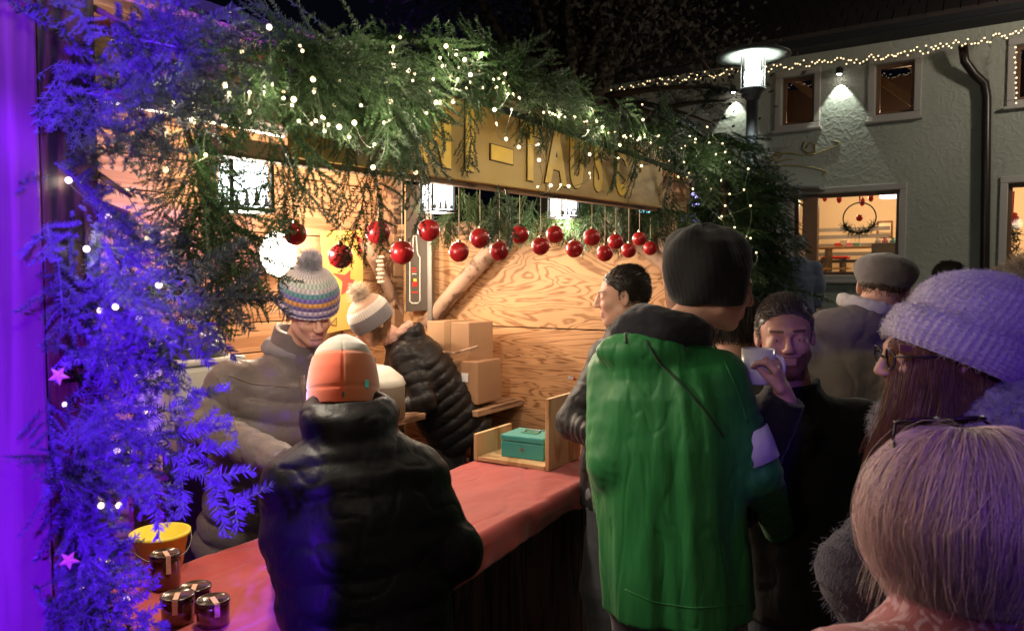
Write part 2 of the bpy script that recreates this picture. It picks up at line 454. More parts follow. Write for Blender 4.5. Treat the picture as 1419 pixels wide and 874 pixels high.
# ============================================================ MATERIALS
m_ground = M('wet_asphalt', (0.05, 0.048, 0.045), 0.6, bump=0.5, bscale=30, var=0.4, vscale=3)
m_board = wood('wall_board_wood', (0.58, 0.315, 0.165), (0.40, 0.19, 0.09), (0.5, 16, 16), 2, nscale=1.3, rot=SANG, objrand=0.12, contrast=(0.3, 0.7))
m_ply = wood('plywood', (0.56, 0.31, 0.15), (0.30, 0.14, 0.06), (1.0, 1.0, 3.0), 20, nscale=1.5, contrast=(0.26, 0.60), bump=0.12)
m_ply2 = wood('plywood_flat_grain', (0.54, 0.29, 0.14), (0.27, 0.12, 0.05), (0.6, 0.6, 7.5), 17, nscale=1.3, contrast=(0.24, 0.60), bump=0.12)
m_log = wood('grey_log', (0.42, 0.27, 0.19), (0.18, 0.10, 0.07), (3, 3, 3), 3, nscale=2, bump=0.4)
m_beam = wood('beam_wood', (0.36, 0.22, 0.13), (0.12, 0.06, 0.035), (1.2, 8, 8), 5, rot=SANG, bump=0.35)
m_dark = wood('dark_stained_wood', (0.085, 0.034, 0.020), (0.012, 0.006, 0.005), (14, 14, 1.2), 4, rough=0.45, bump=0.5, objrand=0.35)
m_post = wood('post_wood', (0.25, 0.07, 0.15), (0.18, 0.05, 0.11), (9, 9, 0.8), 4, rough=0.6, bump=0.25)
m_pine = wood('pine_board', (0.66, 0.46, 0.25), (0.45, 0.26, 0.11), (6, 6, 1.2), 4, bump=0.12)
m_pine_raw = wood('pine_lath', (0.50, 0.34, 0.2), (0.3, 0.18, 0.09), (2, 9, 9), 4, rot=SANG, bump=0.2)
m_sign = wood('yellow_sign_paint', (0.50, 0.32, 0.085), (0.36, 0.21, 0.05), (1.2, 5, 5), 3, rough=0.5, bump=0.25, rot=SANG, contrast=(0.2, 0.9))
m_letter = M('letter_paint', (0.80, 0.50, 0.04), 0.45, var=0.15, vscale=12)
m_outline = M('letter_outline', (0.055, 0.025, 0.012), 0.6)
m_black = M('black_plastic', (0.012, 0.012, 0.013), 0.4)
m_roof = M('roof_felt', (0.02, 0.02, 0.022), 0.9, bump=0.4)
m_metal = M('galvanised', (0.22, 0.21, 0.2), 0.4, metal=0.8)
m_dmetal = M('dark_metal', (0.035, 0.033, 0.032), 0.45, metal=0.6)
m_cord = M('cord', (0.55, 0.45, 0.30), 0.8)

# ============================================================ GROUND + SKY
g = MB(); g.box((0, 60, -0.05), (300, 300, 0.1)); tag(g.build('ground', m_ground), kind='structure')

# ============================================================ THE STALL
stall = thing('market_stall', 'open wooden Christmas market stall with plywood end wall and fir covered eave', 'market stall', ST(2.2, 2.4, 0))
TF, TB, S0, S1 = 1.39, 3.41, 0.45, 3.92
AX = [SD, TD, UP]
z = 0.02
k = 0
while z < 2.62:        # horizontal boards of the back wall
    h = 0.165
    MB().box(ST((S0 + S1) / 2, TB + 0.012 + 0.003 * (k % 2), z + h / 2), (S1 - S0, 0.022, h - 0.006), AX).build('wall_board', m_board, stall, bev=0.003)
    z += h; k += 1
# end wall: frame and plywood sheets
def endbox(name, mat, t0, t1, z0, z1, off=0.0, th=0.02, bev=0.003):
    return MB().box(ST(S1 + off, (t0 + t1) / 2, (z0 + z1) / 2), (th, t1 - t0, z1 - z0), AX).build(name, mat, stall, bev=bev)
endbox('plywood_sheet', m_ply, 1.44, 3.30, 1.455, 2.02)
endbox('plywood_sheet', m_ply2, 1.44, 3.30, 0.62, 1.449, 0.004)
endbox('plywood_sheet', m_ply2, 1.44, 3.30, 0.05, 0.614, 0.002)
endbox('top_rail', m_beam, 1.42, 3.34, 2.02, 2.10, -0.03, 0.07, 0.006)
endbox('corner_post', m_beam, 3.30, 3.40, 0.0, 2.6, -0.05, 0.1, 0.006)
# wall lining left of the corner: darker board
for q in range(8):
    MB().box(ST(3.64 - 0.012 * 0, TB - 0.012, 0.95 + q * 0.142), (0.40, 0.018, 0.138), AX).build('wall_board', m_ply2, stall, bev=0.003)
def log(name, a, b, r, mat=None, parent=None):
    P = np.linspace(a, b, 9); P = P + 0.006 * np.stack([vnoise(P * 3 + 5), vnoise(P * 3 + 9), vnoise(P * 3 + 2)], 1)
    return MB().tube(P, r * (1 + 0.06 * vnoise(P * 5)), 14).build(name, mat or m_log, parent or stall, smooth=True)
def on_s(x, y, s): return onplane(x, y, SD * s, SD)
log('brace', on_s(592, 448, S1 - 0.09), on_s(700, 325, S1 - 0.09), 0.052)
log('brace', on_s(872, 325, S1 - 0.09), on_s(968, 400, S1 - 0.09), 0.045)
log('brace', on_t(505, 335, TB - 0.08), on_t(560, 445, TB - 0.08), 0.036)
log('front_post', at(956, 560, 4.05), at(912, 225, 4.0), 0.055)
MB().box(on_s(597, 380, S1 - 0.13), (0.03, 0.035, 1.1), AX).build('metal_strip', m_metal, stall, bev=0.003)
# front: post towards the camera, eave beam, roof
pc = at(-22, 437, 1.16)
MB().box((pc[0], pc[1], 1.12), (0.158, 0.10, 2.24), [[math.cos(0.55), -math.sin(0.55), 0], [math.sin(0.55), math.cos(0.55), 0], UP]).build('corner_post', m_post, stall, bev=0.006)
MB().box((pc[0] + 0.105, pc[1] + 0.05, 1.12), (0.018, 0.09, 2.2), [[math.cos(0.55), -math.sin(0.55), 0], [math.sin(0.55), math.cos(0.55), 0], UP]).build('post_trim', m_dark, stall, bev=0.003)
MB().box((pc[0] + 0.02, pc[1] - 0.02, 2.30), (0.30, 0.16, 0.11), [unit((0.97, 0.2, 0.1)), unit(np.cross(UP, (0.97, 0.2, 0.1))), unit(np.cross(unit((0.97, 0.2, 0.1)), unit(np.cross(UP, (0.97, 0.2, 0.1)))))]).build('bracket', m_post, stall, bev=0.008)
for side, mat in ((0, m_beam),):
    MB().box(ST((S0 + S1) / 2, TF + 0.05, 2.15), (S1 - S0 + 0.2, 0.10, 0.10), AX).build('eave_beam', m_beam, stall, bev=0.006)
for q in range(9):
    s = S0 + 0.2 + q * 0.42
    a = ST(s, TF - 0.01, 2.215); b = ST(s, TB + 0.1, 2.60); d = unit(b - a)
    MB().box((a + b) / 2, (0.06, np.linalg.norm(b - a), 0.09), [SD, d, np.cross(SD, d)]).build('rafter', m_beam, stall, bev=0.004)
a = ST(0, TF - 0.02, 2.262); b = ST(0, TB + 0.2, 2.69); d = unit(b - a); upn = np.cross(SD, d)
nb_ = 16
for q in range(nb_):     # roof boards seen from inside, felt on top
    c = a + (b - a) * ((q + 0.5) / nb_) + SD * (S0 + S1) / 2 + upn * 0.012
    MB().box(c, (S1 - S0 + 0.3, np.linalg.norm(b - a) / nb_ - 0.006, 0.02), [SD, d, upn]).build('roof_board', m_board, stall, bev=0.002)
MB().box((a + b) / 2 + SD * (S0 + S1) / 2 + upn * 0.035, (S1 - S0 + 0.4, np.linalg.norm(b - a) + 0.06, 0.02), [SD, d, upn]).build('roofing_felt', m_roof, stall)
# loose lath and rail in the upper left of the stall (seen through the fir)
a_ = on_t(150, 22, 1.9); b_ = on_t(285, 72, 2.1); d = unit(b_ - a_)
MB().box((a_ + b_) / 2, (np.linalg.norm(b_ - a_) + 0.3, 0.025, 0.10), [d, unit(np.cross(UP, d)), np.cross(d, unit(np.cross(UP, d)))]).build('lath', m_pine_raw, stall, bev=0.003)
# table along the back wall and shelf by the end wall
MB().box(ST(3.66, 2.82, 1.0), (0.48, 0.92, 0.035), AX).build('shelf_board', m_beam, stall, bev=0.004)
for tt in (2.42, 3.2): MB().box(ST(3.5, tt, 0.49), (0.05, 0.05, 0.985), AX).build('shelf_leg', m_dmetal, stall)
MB().box(ST(1.75, 3.12, 0.93), (2.7, 0.52, 0.035), AX).build('back_table_top', m_beam, stall, bev=0.004)
for ss in (0.55, 1.7, 2.95): MB().box(ST(ss, 2.92, 0.455), (0.06, 0.06, 0.91), AX).build('table_leg', m_beam, stall)

# sign board under the eave
sign = thing('sign_board', 'long mustard yellow sign board with outlined bubble letters hanging under the fir eave', 'sign', ST(2.4, TF - 0.03, 2.1))
zb = lambda s: 2.024 + 0.066 * (s - 1.2) / 2.4
def bandbox(s0, s1, z0, z1, t, th, name, mat, par):
    V = []; 
    for tt in (t, t + th):
        for (s, zz) in ((s0, z0 + zb(s0)), (s1, z0 + zb(s1)), (s1, z1 + zb(s1)), (s0, z1 + zb(s0))): V.append(ST(s, tt, zz))
    F = [[0, 1, 2, 3], [7, 6, 5, 4], [0, 4, 5, 1], [1, 5, 6, 2], [2, 6, 7, 3], [3, 7, 4, 0]]
    return mesh(name, V, F, mat, par, smooth=False, bev=0.003)
bandbox(1.215, 2.38, 0, 0.29, TF - 0.045, 0.022, 'board', m_sign, sign)
bandbox(2.384, 3.52, 0, 0.30, TF - 0.047, 0.022, 'board', m_sign, sign)
bandbox(1.0, 3.54, -0.012, 0.03, TF - 0.018, 0.035, 'back_rail', m_beam, sign)
def text_obj(name, body, size, origin, ax, ay, mat, parent, offset=0.0, ext=0.002, sx=1.0, label=None, align='CENTER'):
    cu = bpy.data.curves.new('txt', 'FONT'); cu.body = body; cu.size = size; cu.offset = offset; cu.extrude = ext; cu.align_x = align; cu.resolution_u = 6
    tmp = bpy.data.objects.new('txt', cu); COL.objects.link(tmp)
    dg = bpy.context.evaluated_depsgraph_get(); me = bpy.data.meshes.new_from_object(tmp.evaluated_get(dg))
    bpy.data.objects.remove(tmp); ax = unit(ax); ay = unit(ay); az = np.cross(ax, ay)
    for v in me.vertices:
        c = v.co; v.co = Vector(np.array(origin) + ax * c.x * sx + ay * c.y + az * c.z)
    me.materials.clear(); me.materials.append(mat); me.name = name
    o = bpy.data.objects.new(name, me); link(o, parent); return o
sz = 0.262
for ch, px, wd in (('M', 603, 0.8), ('I', 651, 0.9), ('-', 696, 1.5), ('T', 735, 0.78), ('A', 771, 0.8), ('U', 799, 0.62), ('S', 829, 0.62), ('C', 860, 0.62)):
    p = on_t(px, 262, TF - 0.05); s_ = float(np.dot(p, SD)); o_ = ST(s_, TF - 0.046, zb(s_) + 0.042)
    text_obj('letter_outline', ch, sz, o_ - TD * 0.0015, SD, UP + SD * 0.011, m_outline, sign, 0.0150, 0.0015, wd)
    text_obj('letter', ch, sz, o_ - TD * 0.0035, SD, UP + SD * 0.011, m_letter, sign, 0.0115, 0.0015, wd)

# ============================================================ COUNTER
counter = thing('counter', 'long stall counter of dark vertical planks under a red cloth', 'counter', ST(1.8, 1.67, 0))
CZ = 0.92; CS0, CS1 = 0.5, 3.22
sgrid = CS0 + 0.02
q = 0
while sgrid < CS1:
    wd = 0.105 + 0.03 * random.random()
    MB().box(ST(sgrid + wd / 2, TF + 0.055 + 0.006 * random.random(), 0.45), (wd - 0.006, 0.02, 0.87), AX).build('plank', m_dark, counter, bev=0.003)
    sgrid += wd
MB().box(ST((CS0 + CS1) / 2, 1.675, CZ - 0.025), (CS1 - CS0, 0.56, 0.035), AX).build('counter_top', m_beam, counter)
MB().box(ST(CS1 - 0.02, 1.675, 0.45), (0.03, 0.5, 0.87), AX).build('end_panel', m_dark, counter)
# lit gap between two planks: light wood lath behind
MB().box(ST(2.02, TF + 0.078, 0.42), (0.05, 0.012, 0.8), AX).build('lath', m_pine, counter)
m_cloth = M('red_cloth', (0.34, 0.028, 0.025), 0.75, bump=0.25, bscale=220, var=0.12, vscale=5, sheen=0.25, dist=0.001)
ns, nt_ = 360, 90
ss = np.linspace(CS0 - 0.03, CS1 + 0.03, ns); vv = np.linspace(0, 1, nt_)
V = np.zeros((ns, nt_, 3))
hang = 0.085 + 0.03 * vnoise(np.stack([ss * 2.2, ss * 0, ss * 0], 1)) + 0.012 * vnoise(np.stack([ss * 14, ss * 0 + 3, ss * 0], 1))
for j, v in enumerate(vv):
    L_ = v * (0.59 + hang)          # distance from the back edge
    top = np.minimum(L_, 0.57); dn = np.maximum(L_ - 0.57, 0)
    wr = 0.0045 * fbm(np.stack([ss * 5, top * 9, ss * 0], 1), 3) - 0.004 * np.maximum(0, 1 - np.abs(vnoise(np.stack([ss * 4 + top * 5, top * 5 - ss, ss * 0 + 7], 1), 12)) * 9) + 0.004 * np.maximum(0, vnoise(np.stack([ss * 9 + top * 6, top * 3, ss * 0], 1), 8)) ** 2 * 2
    fold = np.clip(dn / 0.09, 0, 1)
    outw = 0.010 * fold * vnoise(np.stack([ss * 16, dn * 6, ss * 0], 1), 5) + 0.016 * fold * vnoise(np.stack([ss * 5, dn * 9, ss * 0 + 2], 1), 6) + 0.014 * np.sin(np.clip(dn / 0.05, 0, 1) * math.pi / 2)
    t = 1.955 - top - outw - np.minimum(dn, 0.012) * 0.5
    zz = CZ + wr * (1 - fold) - dn + 0.002
    V[:, j] = SD * ss[:, None] + TD * t[:, None] + UP * zz[:, None]
I = np.arange(ns * nt_).reshape(ns, nt_)
Fq = np.stack([I[:-1, :-1].ravel(), I[:-1, 1:].ravel(), I[1:, 1:].ravel(), I[1:, :-1].ravel()], 1)
cl = mesh('tablecloth', V.reshape(-1, 3), Fq, m_cloth); tag(cl, 'red wrinkled tablecloth draped over the stall counter', 'tablecloth')
md = cl.modifiers.new('thickness', 'SOLIDIFY'); md.thickness = 0.0025

# ============================================================ HOUSE
m_stucco = M('trowelled_render', (0.38, 0.375, 0.31), 0.8, var=0.16, vscale=0.6, bump=0.5, bscale=14, dist=0.02)
# scratchy trowel strokes
_nt = m_stucco.node_tree; _N = _nt.nodes; _L = _nt.links
_tc = _N.new('ShaderNodeTexCoord'); _nz = _N.new('ShaderNodeTexNoise'); _nz.inputs['Scale'].default_value = 3.0; _L.new(_tc.outputs['Object'], _nz.inputs['Vector'])
_mx = _N.new('ShaderNodeMix'); _mx.data_type = 'VECTOR'; _mx.inputs[0].default_value = 0.25; _L.new(_tc.outputs['Object'], _mx.inputs[4]); _L.new(_nz.outputs['Color'], _mx.inputs[5])
_vo = _N.new('ShaderNodeTexVoronoi'); _vo.feature = 'DISTANCE_TO_EDGE'; _vo.inputs['Scale'].default_value = 12.0; _L.new(_mx.outputs[1], _vo.inputs['Vector'])
_mr = _N.new('ShaderNodeMapRange'); _mr.inputs['From Max'].default_value = 0.22; _L.new(_vo.outputs['Distance'], _mr.inputs[0])
_bp = _N.new('ShaderNodeBump'); _bp.inputs['Strength'].default_value = 0.22; _bp.inputs['Distance'].default_value = 0.014; _bp.invert = True
_L.new(_mr.outputs[0], _bp.inputs['Height']); _b1 = [n for n in _N if n.type == 'BUMP' and n is not _bp][0]
_L.new(_b1.outputs[0], _bp.inputs['Normal']); _L.new(_bp.outputs[0], _N['Principled BSDF'].inputs['Normal'])
m_trim = M('window_trim', (0.42, 0.37, 0.33), 0.6, bump=0.15, bscale=40)
m_frame = M('window_frame', (0.16, 0.075, 0.04), 0.5, var=0.2)
m_glass = M('window_glass', (1, 1, 1), 0.02, trans=1.0)
m_glassn = bpy.data.materials.new('thin_glass'); m_glassn.use_nodes = True
_n = m_glassn.node_tree.nodes; _l = m_glassn.node_tree.links; _n.remove(_n['Principled BSDF'])
_t = _n.new('ShaderNodeBsdfTransparent'); _g = _n.new('ShaderNodeBsdfGlossy'); _g.inputs['Roughness'].default_value = 0.03
_f = _n.new('ShaderNodeFresnel'); _f.inputs[0].default_value = 1.45; _m = _n.new('ShaderNodeMixShader')
_l.new(_f.outputs[0], _m.inputs[0]); _l.new(_t.outputs[0], _m.inputs[1]); _l.new(_g.outputs[0], _m.inputs[2]); _l.new(_m.outputs[0], _n['Material Output'].inputs[0])
m_cream = M('cream_wall', (0.72, 0.56, 0.38), 0.7)
m_dark_in = M('attic_dark', (0.045, 0.025, 0.018), 0.8)
m_tile = M('roof_tile', (0.045, 0.03, 0.027), 0.8, var=0.3)
m_pipe = M('drain_pipe', (0.028, 0.017, 0.013), 0.35, metal=0.3)
house = thing('house', 'grey green rendered two storey house with fairy lights along the eave', 'house', H(0, 0))
HAX = [HU, HN, UP]
def hbox(mb, u0, u1, z0, z1, o0, o1, m=0):
    mb.box(H((u0 + u1) / 2, (z0 + z1) / 2, (o0 + o1) / 2), (u1 - u0, o1 - o0, z1 - z0), HAX, m); return mb
UL, UR = -6.0, 7.0
zeave = lambda u: 5.42 + 0.0 * u
def rectpx(x0, y0, x1, y1):
    ua, za = hu(x0, (y0 + y1) / 2); ub, zb2 = hu(x1, (y0 + y1) / 2)
    zt = (hu(x0, y0)[1] + hu(x1, y0)[1]) / 2
    return ua, ub
u_w1 = (hu(1083, 140)[0], hu(1128, 140)[0]); z_w = (hu(1105, 172)[1], hu(1105, 106)[1])
u_w2 = (hu(1213, 120)[0], hu(1267, 120)[0])
u_w3 = (hu(1407, 120)[0], hu(1407, 120)[0] + 0.75)
u_g = (hu(1100, 300)[0], hu(1246, 300)[0]); z_g = (hu(1190, 381)[1], hu(1190, 266)[1])
u_g2 = (hu(1396, 300)[0], hu(1396, 300)[0] + 1.5)
print('house', u_w1, z_w, u_w2, u_g, z_g, u_g2)
wins = [(u_w1[0], u_w1[1], z_w[0], z_w[1]), (u_w2[0], u_w2[1], z_w[0] , z_w[1]), (u_w3[0], u_w3[1], z_w[0], z_w[1]),
        (u_g[0], u_g[1], z_g[0], z_g[1]), (u_g2[0], u_g2[1], z_g[0] , z_g[1]), (-4.2, -2.9, z_g[0], z_g[1])]
ue = sorted(set([UL, UR] + [v for w_ in wins for v in w_[:2]])); ze = sorted(set([0, 5.6] + [v for w_ in wins for v in w_[2:]]))
mb = MB()
# one wall skin with real openings
nU, nZ = len(ue), len(ze); Vw = []; Fw = []
def cellopen(i, j):
    uc = (ue[i] + ue[i + 1]) / 2; zc = (ze[j] + ze[j + 1]) / 2
    return any(w_[0] < uc < w_[1] and w_[2] < zc < w_[3] for w_ in wins)
for i in range(nU - 1):
    for j in range(nZ - 1):
        if not cellopen(i, j): hbox(mb, ue[i], ue[i + 1], ze[j], ze[j + 1], -0.3, 0)
wall = mb.build('wall', m_stucco, house)
# side wall left end and inner room
rooms = MB()
mb = MB(); hbox(mb, UL, UL + 0.3, 0, 5.4, -5, -0.31); mb.build('side_wall', m_stucco, house)
mb = MB(); hbox(mb, -4.5, 4.6, z_g[0] - 0.9, 3.5, -3.4, -3.3); hbox(mb, -4.5, 4.6, z_g[0] - 0.95, z_g[0] - 0.9, -3.3, -0.31); hbox(mb, -4.5, 4.6, 3.5, 3.55, -3.3, -0.31); mb.build('room', m_cream, house)
mb = MB(); hbox(mb, UL, UR, 3.9, 5.5, -3.0, -2.9); hbox(mb, UL, UR, 3.85, 3.9, -2.9, -0.31); mb.build('attic_room', m_dark_in, house)
def window(u0, u1, z0, z1, mull=0, trim=0.10, fw=0.055):
    wd = MB()
    for (a0, a1, b0, b1) in ((u0, u1, z0, z0 + fw), (u0, u1, z1 - fw, z1), (u0, u0 + fw, z0 + fw, z1 - fw), (u1 - fw, u1, z0 + fw, z1 - fw)): hbox(wd, a0, a1, b0, b1, -0.16, -0.09)
    if mull: c = u0 + mull; hbox(wd, c - 0.09, c + 0.09, z0 + fw, z1 - fw, -0.15, -0.05)
    wn = wd.build('window', m_frame, house, bev=0.004)
    gl = MB(); hbox(gl, u0 + fw, u1 - fw, z0 + fw, z1 - fw, -0.128, -0.122); gl.build('pane', m_glassn, wn)
    tr = MB()
    for (a0, a1, b0, b1) in ((u0 - trim, u1 + trim, z0 - trim, z0 - 0.002), (u0 - trim, u1 + trim, z1 + 0.002, z1 + trim), (u0 - trim, u0 - 0.002, z0 - 0.002, z1 + 0.002), (u1 + 0.002, u1 + trim, z0 - 0.002, z1 + 0.002)): hbox(tr, a0, a1, b0, b1, -0.02, 0.035)
    tr.build('surround', m_trim, wn, bev=0.01)
    sl = MB(); hbox(sl, u0 - trim - 0.03, u1 + trim + 0.03, z0 - trim - 0.03, z0 - trim + 0.012, -0.02, 0.10); sl.build('sill', m_trim, wn, bev=0.006)
    return wn
for w_ in wins[:3]: window(*w_)
wg = window(*wins[3], mull=hu(1122, 300)[0] - wins[3][0])
# sloping rafter and lit beams seen in the attic windows
for uu in (u_w1[0] + 0.35, u_w2[0] + 0.1, u_w2[0] + 0.75):
    a = H(uu - 0.5, 5.3, -0.9); b = H(uu + 0.6, 4.3, -0.7); d = unit(b - a)
    MB().box((a + b) / 2, (np.linalg.norm(b - a), 0.12, 0.12), [d, HN, np.cross(d, HN)]).build('attic_beam', M('attic_beam', (0.35, 0.2, 0.1), 0.6), house)
window(*wins[4]); window(*wins[5])
# canopy over the left bay
a = H(u_g[0] - 0.45, z_g[1] + 0.12, 0.0); 
mb = MB(); mb.box(H(hu(1112, 262)[0], z_g[1] + 0.10, 0.22), (0.72, 0.46, 0.04), [unit(HU + UP * -0.10), HN, UP]); mb.build('canopy', M('canopy_sheet', (0.42, 0.42, 0.44), 0.3, metal=0.7), house, bev=0.004)
mb = MB(); hbox(mb, hu(1113, 300)[0], hu(1134, 300)[0], z_g[0], z_g[1] - 0.05, -0.08, 0.06); mb.build('brown_pillar', M('brown_pillar', (0.30, 0.145, 0.075), 0.5, var=0.15), house, bev=0.008)
# drain pipe
P = [on_h(1334, 62, 0.25), on_h(1337, 85, 0.2), on_h(1350, 103, 0.12), on_h(1364, 116, 0.08), on_h(1367, 135, 0.08), on_h(1366, 250, 0.08), on_h(1364, 400, 0.08), on_h(1363, 560, 0.08)]
MB().tube(P, 0.062, 12).build('drain_pipe', m_pipe, house, smooth=True)
# eave: gutter board and roof with tile rows
ez = lambda x, y: on_h(x, y, 0.35)
mb = MB(); hbox(mb, UL - 0.3, UR, 5.36, 5.40, 0.0, 0.42); hbox(mb, UL - 0.3, UR, 5.40, 5.52, 0.42, 0.46); mb.build('eave_board', m_roof, house)
rt = MB(); ra = H(0, 5.5, 0.5); rb_ = H(0, 8.6, -3.2); rd = unit(rb_ - ra); rn = np.cross(HU, rd)
rn = rn if rn[2] > 0 else -rn
mb = MB(); mb.box((ra + rb_) / 2 + HU * 0.5, (UR - UL + 0.9, np.linalg.norm(rb_ - ra), 0.06), [HU, rd, rn]); mb.build('roof', m_tile, house)
tl = MB()
for i in range(16):
    for j in range(60):
        c = ra + rd * (0.14 + i * 0.3) + HU * (UL - 0.1 + j * 0.215 + 0.1 * (i % 2)) + rn * 0.06
        tl.box(c, (0.20, 0.36, 0.022), [HU, unit(rd + rn * 0.06), unit(rn - rd * 0.06)])
o = tl.build('roof_tiles', m_tile, house); o['kind'] = 'stuff'
# small wall light pointing down with the light fan on the render
m_on = M('lamp_glow', (1, 1, 1), 0.5, emit=(1, 0.97, 0.9), estr=30)
for px, py, e in ((1163, 103, 52), (1016, 128, 45)):
    p = on_h(px, py, 0.11)
    wl = thing('wall_spotlight', 'small wall spotlight between the two upper windows throwing a fan of light' if px > 1100 else 'small wall spotlight behind the street lamp lighting the render', 'wall light', p)
    MB().lathe([(0.035, 0.0), (0.05, 0.01), (0.05, 0.09), (0.03, 0.11)], p, 14).build('housing', m_dmetal, wl, smooth=False)
    MB().lathe([(0.001, 0.0), (0.034, 0.0), (0.034, 0.006), (0.001, 0.006)], p - UP * 0.008, 14, caps=False).build('lens', m_on, wl)
    MB().box(p - HN * 0.055 + UP * 0.06, (0.03, 0.11, 0.03), HAX).build('arm', m_dmetal, wl)
    lamp('wall_spotlight_beam', 'SPOT', p - UP * 0.02, e, (0.86, 1.0, 0.88), 0.02, p - UP * 2 - HN * 0.22, 68, 0.2)
# warm room light
for uu in (-0.6, 1.6, 3.4): lamp('room_lamp', 'POINT', H(uu, 3.2, -1.6), 75, (1.0, 0.72, 0.42), 0.12)
lamp('attic_lamp', 'POINT', H((u_w2[0] + u_w2[1]) / 2, 4.6, -1.8), 22, (1.0, 0.6, 0.3), 0.1)
lamp('attic_lamp', 'POINT', H((u_w1[0] + u_w1[1]) / 2, 4.6, -1.8), 14, (1.0, 0.6, 0.3), 0.1)
# scrolled golden lettering-like ornament painted on the render: raised gilt line scrolls
m_gold = M('gilt_paint', (0.36, 0.26, 0.09), 0.5)
def scroll(pts, r=0.008):
    P = np.array([on_h(x, y, 0.012) for x, y in pts]); n = len(P); tt = np.linspace(0, n - 1, n * 8)
    Q = np.stack([np.interp(tt, np.arange(n), P[:, c]) for c in range(3)], 1)
    Q = (Q + np.roll(Q, 1, 0) + np.roll(Q, -1, 0)) / 3; Q[0] = P[0]; Q[-1] = P[-1]
    return Q
mb = MB()
for pts in ([(1050, 222), (1075, 214), (1095, 212), (1112, 215), (1130, 214), (1160, 202), (1163, 197), (1155, 196)], [(1118, 205), (1122, 198), (1130, 200), (1130, 210), (1120, 212), (1112, 206), (1116, 196)],
            [(1065, 230), (1085, 229), (1110, 230), (1130, 233), (1146, 238), (1140, 243)], [(1070, 222), (1085, 216), (1080, 210), (1070, 214), (1075, 224), (1100, 220)]):
    mb.tube(scroll(pts), 0.011, 6)
mb.build('gilt_scroll', m_gold, house, smooth=True)

# ---- things in and at the ground floor window
m_red = M('red_ornament', (0.5, 0.02, 0.02), 0.25); m_shelf = M('grey_shelf', (0.13, 0.115, 0.105), 0.5); m_tablewood = M('table_wood', (0.45, 0.26, 0.12), 0.5)
def inwin(x, y, off): return on_h(x, y, off)
bench = thing('wooden_bench', 'dark slatted bench with red cushions inside the lit ground floor window', 'bench', inwin(1180, 420, -2.2))
for yy in (318, 328, 340, 352): MB().box(inwin(1172, yy, -2.4), (1.5, 0.03, 0.07), HAX).build('slat', m_shelf, bench)
MB().box(inwin(1172, 362, -2.1), (1.5, 0.5, 0.05), HAX).build('seat', m_shelf, bench)
for xx in (1150, 1168): MB().box(inwin(xx, 357, -2.05), (0.22, 0.3, 0.05), HAX).build('cushion', m_red, bench, bev=0.02)
for xx in (1142, 1168, 1196): MB().box(inwin(xx, 372, -2.1), (0.05, 0.4, 0.4), HAX).build('leg', m_shelf, bench)
tb = thing('side_table', 'wooden table with small gifts seen through the ground floor window', 'table', inwin(1180, 372, -1.3))
MB().box(inwin(1182, 343, -1.6), (1.3, 0.5, 0.03), HAX).build('tabletop', m_tablewood, tb, bev=0.004)
MB().box(inwin(1152, 372, -1.2), (0.6, 0.3, 0.03), HAX).build('lower_shelf', m_tablewood, tb)
for xx in (1148, 1212): MB().box(inwin(xx, 362, -1.6), (0.05, 0.4, 0.5), HAX).build('leg', m_shelf, tb)
gft = [M('gift_red', (0.55, 0.06, 0.05)), M('gift_white', (0.7, 0.66, 0.6)), M('gift_pink', (0.6, 0.2, 0.3)), M('gift_teal', (0.1, 0.3, 0.3))]
for i, (xx, yy, lb) in enumerate(((1162, 339, 'red gift at the left end of the window table'), (1170, 336, 'white gift box on the window table'), (1178, 339, 'pink gift between the white and the teal box'), (1187, 340, 'teal gift box on the right half of the window table'))):
    gg = tag(MB().box(inwin(xx, yy, -1.55), (0.12, 0.12, 0.06 + 0.03 * (i % 2)), HAX).build('gift_box', gft[i], bev=0.006), lb, 'gift box')
cab = thing('counter_shelf', 'small counter with framed picture and glass jars at the right side of the lit window', 'cabinet', inwin(1228, 372, -1.2))
MB().box(inwin(1228, 356, -1.0), (0.4, 0.4, 0.45), HAX).build('body', m_shelf, cab, bev=0.01)
MB().box(inwin(1226, 318, -2.6), (0.28, 0.03, 0.32), HAX).build('picture_frame', m_frame, cab, bev=0.01)
MB().box(inwin(1226, 318, -2.57), (0.2, 0.02, 0.24), HAX).build('picture', m_cream, cab)
for xx in (1216, 1226, 1237): MB().lathe([(0.045, 0), (0.05, 0.1), (0.03, 0.13), (0.03, 0.15)], inwin(xx, 342, -1.0), 10).build('jar', gft[(xx // 10) % 4], cab)
pl = thing('pendant_lamp', 'white pendant lamp glowing at the top right inside the ground floor window', 'lamp', inwin(1232, 271, -1.2))
MB().lathe([(0.03, 0.09), (0.14, 0.05), (0.15, -0.03), (0.12, -0.05)], inwin(1232, 271, -1.2), 18).build('shade', M('pendant_white', (0.8, 0.8, 0.8), 0.4, emit=(0.9, 0.95, 1), estr=2.0), pl, smooth=True)
